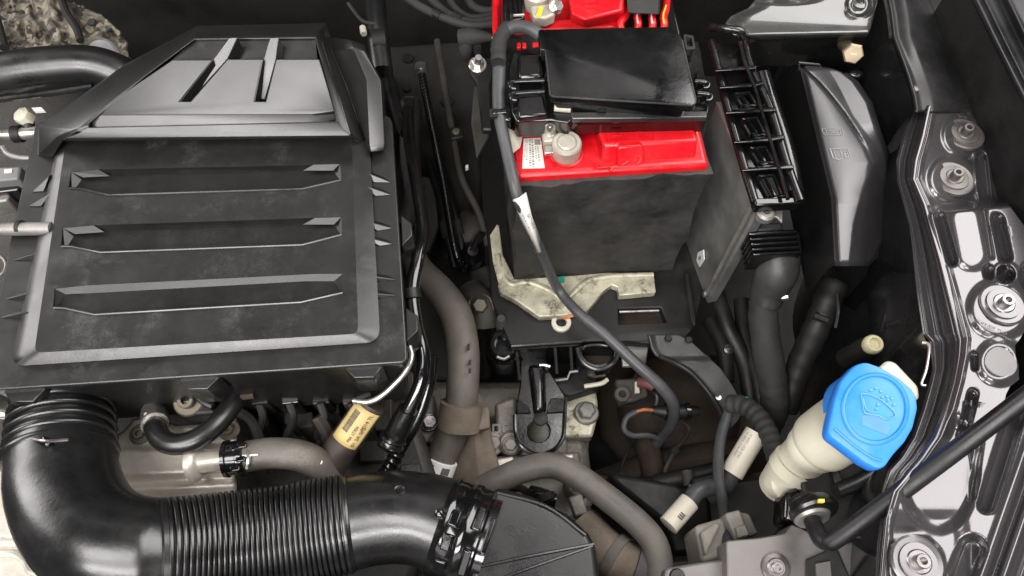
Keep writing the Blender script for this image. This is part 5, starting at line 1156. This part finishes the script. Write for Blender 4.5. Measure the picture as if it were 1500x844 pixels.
# ================================================================== back left corner
def back_left():
    t = T('firewall_insulation', 'mottled tan and black insulation mat on the firewall corner', 'insulation mat', V(80, 30, -.1))
    R = []
    for y in frange(-30, 90, 50):
        r = curve([(-30, 70), (0, 92), (8, 112), (16, 135), (28, 156), (48, 178), (66, 186), (90, 190)], y)
        R.append([V(lerp(-40, r, i / 80), y, -.06 + .011 * noise.noise(Vector((lerp(-40, r, i / 80) * .045, y * .045, 1))) + .007 * noise.noise(Vector((lerp(-40, r, i / 80) * .13, y * .13, 7)))) for i in range(81)])
    mat_ = B(MB().grid(R), 'mat_sheet', FOIL, t, solid=.003, ang=180)
    B(MB().tube(PP([(88, -5, -.05), (98, 20, -.05), (112, 42, -.05), (118, 60, -.05)]), .004, 8), 'strap', DARKBAY, t)
    B(MB().tube(PP([(-5, 30, -.05), (6, 70, -.05)]), .005, 8), 'strap', DARKBAY, t)
    B(MB().lathe(V(135, 33, -.055), (0, -.3, 1), [(.005, 0), (.004, .002), (.001, .002)], 10), 'rivet', MATTE, t)
    t = T('charge_air_pipe', 'fat glossy black charge air pipe at the back left of the engine', 'air pipe', V(80, 100, -.06))
    r = 33 * mm(80, 105, 0)
    B(MB().tube([V(-70, 124, -.02), V(0, 111, -.015), (V(65, 101, -.012)), V(130, 97, -.012), V(172, 108, -.018), V(200, 128, -.030)], [r, r, r * .98, r * .92, r * .85], 30, 10), 'pipe', RUBBER, t, ang=60)
    B(MB().tube([V(-60, 157, -.018), V(0, 146, -.016), V(70, 137, -.015), V(135, 127, -.017)], .003, 8), 'seam', RUBBER, t)
    n = Vector((-.35, -.55, .75))
    B(MB().lathe(V(150, 98, -.035), n, [(.0265, -.004), (.0280, -.003), (.0280, .001), (.0265, .003), (.0262, .002), (.006, .002)], 40), 'flange', PLUG, t, ang=30)
    t = T('fuel_rail', 'polished metal fuel rail with a pale cap beside the air filter housing', 'fuel rail', V(30, 195, -.08))
    B(MB().tube([V(-40, 199, -.05), V(20, 197, -.05), V(60, 194, -.05)], .0062, 14), 'rail', STEEL, t)
    B(MB().tube([V(20, 197, -.05), V(32, 196, -.05)], .0085, 14), 'rail_joint', MATTE, t)
    B(MB().lathe(V(37, 172, -.042), (-.2, -.1, 1), [(.0085, -.004), (.0092, .002), (.0080, .006), (.004, .008), (.001, .008)], 7), 'cap', NECK, t, ang=25)
    B(MB().tube([V(40, 178, -.045), V(42, 190, -.05)], .006, 10), 'cap_stem', MATTE, t)
    B(MB().slab([(46, 158), (60, 157), (65, 162), (50, 163)], .003, -.03), 'clip', WPLAST, t)
    B(MB().tube([V(4, 216, -.05), V(12, 226, -.048), V(28, 231, -.047), V(46, 232, -.048)], .0026, 10), 'return_pipe', ALU, t)
    t = T('ignition_coil_plug', 'grey and black coil plug at the left edge of the engine', 'connector', V(10, 265, -.06))
    B(MB().slab([(-30, 246), (31, 243), (26, 262), (-30, 268)], .02, -.03), 'plug_top', PLUG, t, bevel=.002)
    B(MB().slab([(-30, 268), (27, 263), (27, 278), (-30, 286)], .03, -.04), 'plug_body', GLOSSPL, t, bevel=.002)
    B(MB().slab([(6, 248), (18, 247), (17, 253), (6, 254)], .001, -.0293), 'plug_mark', IVORY, t)
    B(MB().slab([(-30, 286), (14, 282), (10, 294), (-30, 300)], .02, -.045), 'latch', ALU, t, bevel=.002)
    t = T('left_wiring', 'thin pale wires crossing below the grey side bar', 'cable', V(5, 380, -.04))
    B(MB().tube([V(-30, 362, -.02), V(0, 375, -.02), V(9, 388, -.02), V(2, 402, -.02), V(-20, 408, -.02)], .0014, 8), 'wire', ALU, t)
    B(MB().tube([V(-20, 606, -.04), V(5, 606, -.04), V(22, 606, -.045)], .0045, 10), 'wire_end', STEEL, t)
    B(MB().tube([V(-10, 660, -.05), V(4, 668, -.05), V(4, 684, -.05)], .004, 10), 'green_wire', GREEN, t)
back_left()

# ================================================================== wires and brackets behind the battery
def back_centre():
    for k, (P, r) in enumerate([([(560, -30), (600, 0), (640, 22), (690, 38), (730, 34)], .0045), ([(610, -30), (640, 8), (670, 28), (700, 33), (735, 24)], .005), ([(650, -30), (662, 6), (690, 26), (726, 20)], .004), ([(680, -30), (690, 6), (716, 16), (740, 6)], .0045)]):
        t = T('loom_wire', ['longest dark looped wire behind the pipes, outermost of its bundle', 'thickest dark looped wire with a tape band behind the side plug', 'thin dark looped wire inside the taped one', 'short dark looped wire closest to the red side flap'][k], 'cable', V(*P[1], -.06), 'looped wires at the back of the bay')
        B(MB().tube([V(x, y, -.045 - .01 * k) for x, y in P], r, 10), 'sheath', TAPE, t)
        if k < 2: B(MB().tube([V(P[2][0] - 5, P[2][1] - 4, -.045 - .01 * k), V(P[2][0] + 6, P[2][1] + 3, -.045 - .01 * k)], r * 1.25, 10), 'tape_band', MATTE, t)
    t = T('side_connector', 'dark grey angled plug with a bare wire tip beside the battery', 'connector', V(695, 65, -.06))
    B(MB().tube([V(674, 56, -.035), V(690, 54, -.032), V(708, 54, -.03), V(720, 55, -.03)], [.009, .0095, .007, .004], 12), 'plug', TAPE, t)
    B(MB().tube([V(684, 58, -.035), V(683, 72, -.045), V(686, 84, -.06)], [.008, .007], 12), 'boot', TAPE, t)
    B(MB().tube([V(719, 56, -.03), V(725, 55.5, -.03)], .0013, 6), 'bare_tip', IVORY, t)
    t = T('battery_side_bracket', 'black bracket with a steel flange nut beside the battery', 'bracket', V(705, 130, -.1))
    B(MB().slab(rpoly([(686, 86), (722, 84), (724, 104), (718, 124), (722, 190), (706, 190), (698, 120), (688, 106)], 4), .008, -.03), 'plate', MATTE, t, bevel=.002)
    hexbolt(V(700, 95, -.029), .0062, (0, -.2, 1), t, STEEL, washer=1.5, h=.006)
    B(MB().tube([V(700, 93, -.024), V(701, 84, -.012)], .0032, 10), 'stud', STEELD, t)
    B(MB().slab([(694, 126), (712, 124), (716, 200), (698, 230), (690, 180)], .006, -.10), 'strut', CASTD, t, bevel=.002)
    t = T('bulkhead_panel', 'dark dusty bulkhead panel behind the pipes', 'bulkhead', V(640, 140, -.3))
    B(MB().prism(PP([(566, 70), (705, 60), (705, 330), (640, 330), (590, 200)], -.235), PP([(566, 70), (705, 60), (705, 330), (640, 330), (590, 200)], -.3)), 'panel', CASTDD, t, bevel=.006)
    for x, y, r in ((598, 87, .008), (597, 132, .005), (656, 150, .009)): B(MB().lathe(V(x, y, -.2345), (0, 0, 1), [(r, 0), (r * .9, .003), (.001, .003)], 12), 'plug', MATTE, t)
    t = T('heater_stub', 'dark pipe stub rising behind the air filter cover', 'pipe', V(560, 90, -.1))
    B(MB().tube([V(548, -20, -.07), V(552, 40, -.07), V(556, 75, -.075), V(560, 105, -.08)], .012, 14), 'hose', RUBBER, t)
    B(MB().tube([V(547, 62, -.07), V(566, 60, -.07)], .0135, 14), 'clamp', MATTE, t)
    B(MB().tube([V(531, 40, -.06), V(533, 50, -.06)], .0035, 8), 'tag', NECK, t)
    B(MB().tube([V(510, 5, -.06), V(530, 30, -.06), V(552, 36, -.06)], .002, 8), 'wire', TAPE, t)
CASTDD = M('dark_bulkhead', (.012, .011, .009), .8, dust=.6, dcol=(.024, .021, .016), scale=30, bump=.5)
back_centre()

# ================================================================== centre right details
def shield():
    t = T('tray_shield', 'dusty black plastic shield hanging off the front of the battery tray', 'shield', V(1010, 540, -.2))
    Lf = lambda y: curve([(490, 950), (510, 955), (521, 962), (530, 984), (540, 1004), (560, 1024), (580, 1040), (600, 1052), (630, 1064)], y)
    Rf = lambda y: curve([(490, 992), (500, 1012), (520, 1034), (540, 1056), (560, 1070), (580, 1082), (600, 1090), (615, 1082), (630, 1068)], y)
    def zf(x, y):
        z = -.165 - .00022 * (y - 490); z += .004 * math.exp(-((x - Lf(y)) / 6) ** 2) - .006 * sm(521, 530, y) + .002 * noise.noise(Vector((x * .03, y * .03, 0)))
        return z
    B(sheet(MB(), frange(490, 630, 50), Lf, Rf, 30, zf), 'shield_skin', BOOT, t, solid=.003, ang=180)
    B(MB().tube([V(Lf(y) + 1, y, zf(Lf(y), y)) for y in (522, 532, 545, 560, 580, 600, 615, 630)], .0025, 8), 'rolled_edge', PLASTIC, t)
    for x, y in ((1050, 578), (1052, 583)): B(MB().lathe(V(x, y, zf(x, y)), (0, 0, 1), [(.003, 0), (.003, .002), (.001, .002)], 10), 'peg', MATTE if y < 580 else STEEL, t)
    for x, y in ((979, 496), (1009, 498)): B(MB().lathe(V(x, y, -.165), (0, 0, 1), [(.004, 0), (.003, .002), (.001, .002)], 10), 'peg', MATTE, t)
shield()
def small_cables():
    t = T('sensor_plug', 'small black plug with an orange wire tip under the thick cable', 'connector', V(960, 610, -.25))
    B(MB().tube([V(956, 601, -.225), V(990, 604, -.225), V(1024, 602, -.225)], [.0045, .0075, .0085, .0075, .005], 12), 'plug', MATTE, t)
    for x in (974, 1004): B(MB().tube([V(x, 603, -.224), V(x + 6, 603, -.224)], .0095, 12), 'plug_ring', GLOSSPL, t)
    B(MB().tube([V(932, 603, -.222), V(944, 600, -.222), V(957, 601, -.223)], .0018, 8), 'wire_tip', ORANGE, t)
    B(MB().tube([V(932, 603, -.223), V(918, 612, -.225), V(914, 628, -.23), V(926, 638, -.235), V(950, 638, -.24), V(970, 645, -.25)], .0030, 8), 'wire', CABLE, t)
    t = T('conduit_elbow', 'ribbed black conduit curving from the shield to the filler neck', 'conduit', V(1110, 640, -.15))
    B(MB().tube([V(1068, 592, -.165), V(1090, 594, -.155), V(1112, 612, -.145), V(1128, 640, -.135), V(1138, 675, -.125), V(1144, 706, -.12)], [.009, .0092, .0088, .0085], 14, 26, rf=lambda u, s: 1 + .05 * math.sin(s * 700)), 'conduit', TAPE, t)
    B(MB().tube([V(1140, 700, -.110), V(1148, 712, -.105), V(1158, 716, -.10)], .0018, 6), 'pale_wire', IVORY, t)
    B(MB().tube([V(1146, 700, -.105), V(1154, 708, -.10), V(1164, 712, -.10)], .0014, 6), 'yellow_wire', BRASS, t)
    B(MB().slab([(1150, 720), (1172, 712), (1178, 740), (1160, 770), (1148, 760)], .03, -.07), 'plug', GLOSSPL, t, bevel=.003)
    t = T('vertical_conduit', 'thin black conduit dropping past the ivory sleeves', 'conduit', V(1060, 720, -.16))
    B(MB().tube([V(1068, 600, -.17), V(1056, 640, -.165), V(1052, 690, -.155), V(1060, 745, -.14), V(1068, 800, -.11)], .0052, 12), 'conduit', CABLE, t)
    t = T('printed_cable_sleeve', 'long ivory sleeve with black print on a dark cable', 'cable sleeve', V(1090, 670, -.17))
    a, b = V(1108, 634, -.150), V(1072, 694, -.165)
    B(MB().tube([a, a.lerp(b, .5), b], .0106, 20), 'sleeve', IVORY, t)
    B(MB().tube([b, b.lerp(a, -.35), b.lerp(a, -.5) + Vector((-.004, 0, -.01))], .009, 14), 'cable', TAPE, t)
    ax = (b - a).normalized(); nn = (CAM - a).normalized(); nn = (nn - ax * nn.dot(ax)).normalized(); ss = nn.cross(ax)
    lb = t
    for an in (-.5, -.15):
        p = a + (nn * math.cos(an) + ss * math.sin(an)) * .0108
        text('1K0 937 559 A', p + ax * .030, p + ax * .004, INKGREY, lb, n=nn * math.cos(an) + ss * math.sin(an), ext=.0003, hscale=.8)
    t = T('short_cable_sleeve', 'short ivory sleeve with a small black mark above the grey block', 'cable sleeve', V(995, 755, -.2))
    a, b = V(1010, 735, -.150), V(979, 770, -.150)
    B(MB().tube([a, b], .0094, 20), 'sleeve', IVORY, t)
    ax = (b - a).normalized(); nn = (CAM - a).normalized(); nn = (nn - ax * nn.dot(ax)).normalized(); ss = nn.cross(ax)
    for k in range(3):
        p = a.lerp(b, .52 + .0 * k) + ax * (.0022 * k) + nn * .0095 + ss * (.003)
        B(MB().box(p, .0012, .005, .0004, Matrix((ax, ss, nn)).transposed()), 'print_mark', INK, t)
    B(MB().tube([a, a.lerp(b, -.5), V(1060, 712, -.165)], .008, 12), 'cable', CABLE, t)
    t = T('grey_relay_block', 'stepped grey relay block at the front of the bay', 'relay block', V(1060, 785, -.16))
    B(MB().slab([(1018, 770), (1062, 757), (1072, 815), (1028, 825)], .05, -.115), 'body', GREYBLK, t, bevel=.003)
    B(MB().slab([(1026, 780), (1050, 764), (1056, 770), (1034, 815)], .01, -.105), 'fin', GREYBLK, t, bevel=.002)
    B(MB().slab([(1062, 752), (1084, 746), (1098, 786), (1078, 792)], .03, -.105), 'step', GREYBLK, t, bevel=.002)
    B(MB().slab([(1084, 750), (1098, 752), (1112, 782), (1096, 786)], .04, -.120), 'step', GREYBLK, t, bevel=.002)
    B(MB().slab([(1078, 772), (1092, 768), (1098, 784), (1082, 788)], .01, -.098), 'clip', GREYBLK, t, bevel=.001)
    t = T('drain_bung', 'cream rubber bung on a black stud beside the washer cap', 'bung', V(1277, 510, -.04))
    B(MB().lathe(V(1278, 505, -.03), (0, -.15, 1), [(.0072, -.004), (.0080, -.001), (.0078, .003), (.0065, .005), (.0046, .005), (.0042, .002), (.0005, .002)], 24), 'bung_head', NECKY, t, ang=40)
    B(MB().lathe(V(1278, 505, -.03), (0, -.15, 1), [(.009, -.05), (.009, -.012), (.0075, -.004)], 18), 'stud', MATTE, t)
    t = T('lower_loom', 'dark taped loom disappearing under the relay box cover', 'wiring harness', V(1190, 470, -.15))
    B(MB().tube([V(1222, 415, -.11), V(1212, 440, -.115), V(1196, 480, -.13), V(1170, 540, -.16), V(1150, 600, -.19)], .013, 14, 10, rf=lambda u, s: 1 + .04 * math.sin(s * 400)), 'tape_wrap', MATTE, t)  # wrap coloured darker than the main harness to read as shadow
    B(MB().tube([V(1192, 462, -.115), V(1212, 470, -.115)], .0045, 8), 'cable_tie', MATTE, t)
    B(MB().tube([V(1226, 430, -.10), V(1228, 455, -.10), V(1224, 480, -.11)], .0014, 6), 'thin_wire', CABLE, t)
    t = T('earth_strap_bolt', 'small dark clip cluster below the round cable cup', 'clip', V(915, 575, -.24))
    B(MB().slab([(900, 555), (945, 552), (950, 580), (930, 588), (908, 590)], .02, -.235), 'bracket', CASTD, t, bevel=.003)
    B(MB().lathe(V(911, 578, -.234), (0, -.2, 1), [(.009, 0), (.008, .004), (.004, .004), (.003, 0)], 14), 'ring', CASTD, t)
    B(MB().tube([V(856, 566, -.225), V(880, 562, -.222), V(890, 556, -.222)], .0025, 8), 'pale_strip', NECK, t)
    B(MB().tube([V(936, 560, -.215), V(950, 562, -.21), V(958, 566, -.21)], .006, 10), 'maroon_sleeve', REDBRN, t)
    B(MB().slab([(930, 560), (935, 558), (937, 575), (930, 576)], .003, -.225), 'pale_tab', NECK, t)
    t = T('loom_clip', 'small green paint dot and pale clip on the dark loom', 'clip', V(1092, 585, -.18))
    B(MB().ball(V(1094, 585, -.150), .0032, .0028, .0016, 10, 6), 'paint_dot', GREEN, t)
    B(MB().lathe(V(1066, 512, -.16), (0, -.3, 1), [(.005, 0), (.005, .004), (.003, .005), (.002, .001)], 10), 'clip_eye', PLASTIC, t)
    t = T('shadow_side_loom', 'bundle of dark hoses standing in for shadow between the control unit and tray', 'wiring harness', V(1070, 500, -.22))  # dark hoses stand in for the shadow beside the main harness
    for P in ([(1050, 430, -.21), (1066, 480, -.21), (1090, 530, -.22), (1100, 590, -.23)], [(1086, 440, -.22), (1092, 500, -.22), (1110, 560, -.22), (1118, 620, -.23)], [(1040, 470, -.22), (1060, 510, -.215), (1064, 560, -.22)]):
        B(MB().tube(PP(P), .009, 12), 'hose', MATTE, t)
NECKY = M('cream_rubber', (.58, .53, .33), .5, scale=40, var=.08)
small_cables()

# ================================================================== dirty clutter low in the bay
def clutter():
    t = T('speed_sensor', 'short black sensor with a tan bracket on the gearbox', 'sensor', V(800, 740, -.24))
    B(MB().tube([V(776, 722, -.21), V(796, 730, -.205), V(814, 734, -.205)], [.008, .0095, .0095, .007], 14), 'body', GLOSSPL, t)
    B(MB().tube([V(796, 726, -.20), V(800, 736, -.20)], .011, 14), 'collar', MATTE, t)
    B(MB().slab([(832, 728), (852, 722), (862, 752), (842, 758)], .012, -.215), 'bracket', CAST, t, bevel=.002)
    B(MB().slab([(846, 744), (866, 740), (868, 756), (850, 760)], .02, -.225), 'lug', BROWN, t, bevel=.003)
    B(MB().tube([V(774, 722, -.212), V(760, 715, -.22), V(742, 718, -.23)], .004, 8), 'lead', MATTE, t)
    t = T('radiator_pipe_end', 'dark pipe with a pale clip under the ivory sleeve', 'pipe', V(1040, 700, -.24))
    B(MB().tube([V(960, 708, -.25), V(1000, 700, -.24), V(1045, 690, -.235), V(1075, 676, -.23)], .009, 12), 'pipe', MATTE, t)
    B(MB().tube([V(1006, 690, -.222), V(1010, 712, -.222)], .006, 10), 'clip', CASTD, t)
    B(MB().lathe(V(1013, 716, -.212), (0, -.2, 1), [(.004, 0), (.004, .003), (.001, .004)], 10), 'clip_screw', STEEL, t)
    t = T('cooling_duct', 'black plastic cooling duct panel low behind the grey hose', 'duct', V(980, 760, -.3))
    B(MB().slab([(890, 690), (1040, 715), (1050, 810), (985, 815), (975, 770), (900, 710)], .06, -.235), 'panel', MATTE, t, bevel=.006)
    B(MB().slab([(1012, 700), (1050, 690), (1056, 720), (1020, 726)], .02, -.205), 'corner_block', MATTE, t, bevel=.003)
    B(MB().tube([V(1015, 712, -.203), V(1050, 706, -.203)], .0012, 6), 'seam', CASTD, t)
    random.seed(8)
    for k in range(3):
        x0 = random.uniform(900, 1060); y0 = random.uniform(540, 640)
        P = [V(x0, y0, -.27)]
        for j in range(4):
            x0 += random.uniform(-26, 36); y0 += random.uniform(6, 36); P.append(V(x0, y0, -.27 + random.uniform(-.02, .02)))
        t = T('stray_wire', ['thin grimy wire lying over the rusty dome', 'thin grimy wire below the small black plug', 'thin grimy wire under the tray shield', 'thin grimy wire crossing the subframe web', 'thin grimy wire along the cross tube', 'thin grimy wire near the orange tip', 'thin grimy wire beside the vertical conduit', 'thin grimy wire behind the ivory sleeve', 'thin grimy wire under the alternator cable'][k], 'cable', P[0], 'stray wires low in the bay')
        B(MB().tube(P, random.uniform(.0016, .0034), 8), 'sheath', [MATTE, CABLE, CASTD][k % 3], t)
        B(MB().tube([P[2].lerp(P[1], .1), P[2].lerp(P[3], .1)], .005, 8), 'tape_band', TAPE, t)
    for k, (x, y, z, lab) in enumerate([(700, 722, -.225, 'dusty hex bolt on the tan heat sleeve foot'), (846, 712, -.225, 'dusty hex bolt above the speed sensor bracket'), (575, 712, -.22, 'dusty hex bolt beside the corrugated pipe end'), (748, 652, -.228, 'dusty hex bolt below the twin cast bosses')]):
        t = T('housing_bolt', lab, 'bolt', V(x, y, z - .01), 'bolts on the gearbox casing')
        B(MB().lathe(V(x, y, z - .02), (0, -.1, 1), [(.014, -.03), (.013, .015), (.010, .018), (.002, .018)], 18), 'boss', CAST, t, ang=40)
        hexbolt(V(x, y, z - .002), .0068, (0, -.15, 1), t, CAST, washer=1.35, h=.006)
    t = T('rocker_wiring', 'row of black coil plugs and leads behind the pale heat plate', 'wiring harness', V(420, 580, -.1))
    for k, x in enumerate((365, 410, 455, 500)):
        B(MB().slab(rpoly([(x, 570), (x + 26, 568), (x + 28, 590), (x + 2, 593)], 3), .03, -.065 - k * .004), 'coil_plug', [MATTE, GLOSSPL, MATTE, BROWND][k], t, bevel=.002)
        B(MB().tube([V(x + 14, 590, -.07), V(x + 20, 612, -.08), V(x + 10, 640, -.10)], .0035, 8), 'lead', TAPE, t)
clutter()

def gap_details():
    t = T('air_conditioning_line', 'thin dull metal line with a clip between the air filter and battery', 'pipe', V(650, 230, -.2))
    B(MB().tube([V(640, 60, -.19), V(652, 130, -.185), V(664, 200, -.18), V(676, 260, -.18), V(700, 310, -.19), V(715, 360, -.20)], .0042, 10), 'line', CASTD, t)
    B(MB().slab([(656, 188), (676, 184), (680, 200), (660, 204)], .008, -.172), 'clip', MATTE, t, bevel=.002)
    B(MB().lathe(V(668, 194, -.171), (0, -.2, 1), [(.0045, 0), (.0045, .003), (.001, .004)], 8), 'clip_screw', BOLTD, t)
    t = T('shift_cable_bracket', 'grimy pressed bracket with two shift cables behind the heater hose', 'bracket', V(640, 300, -.24))
    B(MB().slab(rpoly([(606, 255), (636, 262), (642, 330), (628, 372), (606, 350)], 5), .008, -.205), 'plate', CASTD, t, bevel=.002)
    for x in (648, 664):
        B(MB().tube([V(x - 20, 240, -.21), V(x - 4, 290, -.20), V(x + 8, 340, -.20), V(x + 18, 392, -.215)], .0048, 10), 'cable', MATTE, t)
        B(MB().tube([V(x + 5, 326, -.20), V(x + 9, 346, -.20)], .0075, 10), 'cable_end', TAPE, t)
    for x, y in ((616, 276), (620, 338)):
        B(MB().lathe(V(x, y, -.2045), (0, -.1, 1), [(.006, 0), (.006, .003), (.004, .006), (.001, .006)], 6), 'bolt_head', BOLTD, t)
    t = T('vacuum_valve', 'small black vacuum valve with pale tip beside the battery tray', 'valve', V(700, 400, -.22))
    B(MB().lathe(V(692, 372, -.20), (.1, -.2, 1), [(.013, -.02), (.013, 0), (.009, .004), (.006, .010), (.001, .010)], 16), 'body', GLOSSPL, t, ang=40)
    B(MB().tube([V(692, 368, -.19), V(700, 350, -.19), V(716, 338, -.20)], .0036, 8), 'stub', MATTE, t)
    B(MB().slab([(682, 242), (686, 241), (686, 247), (682, 248)], .003, -.14), 'pale_tip', WPLAST, t)
gap_details()
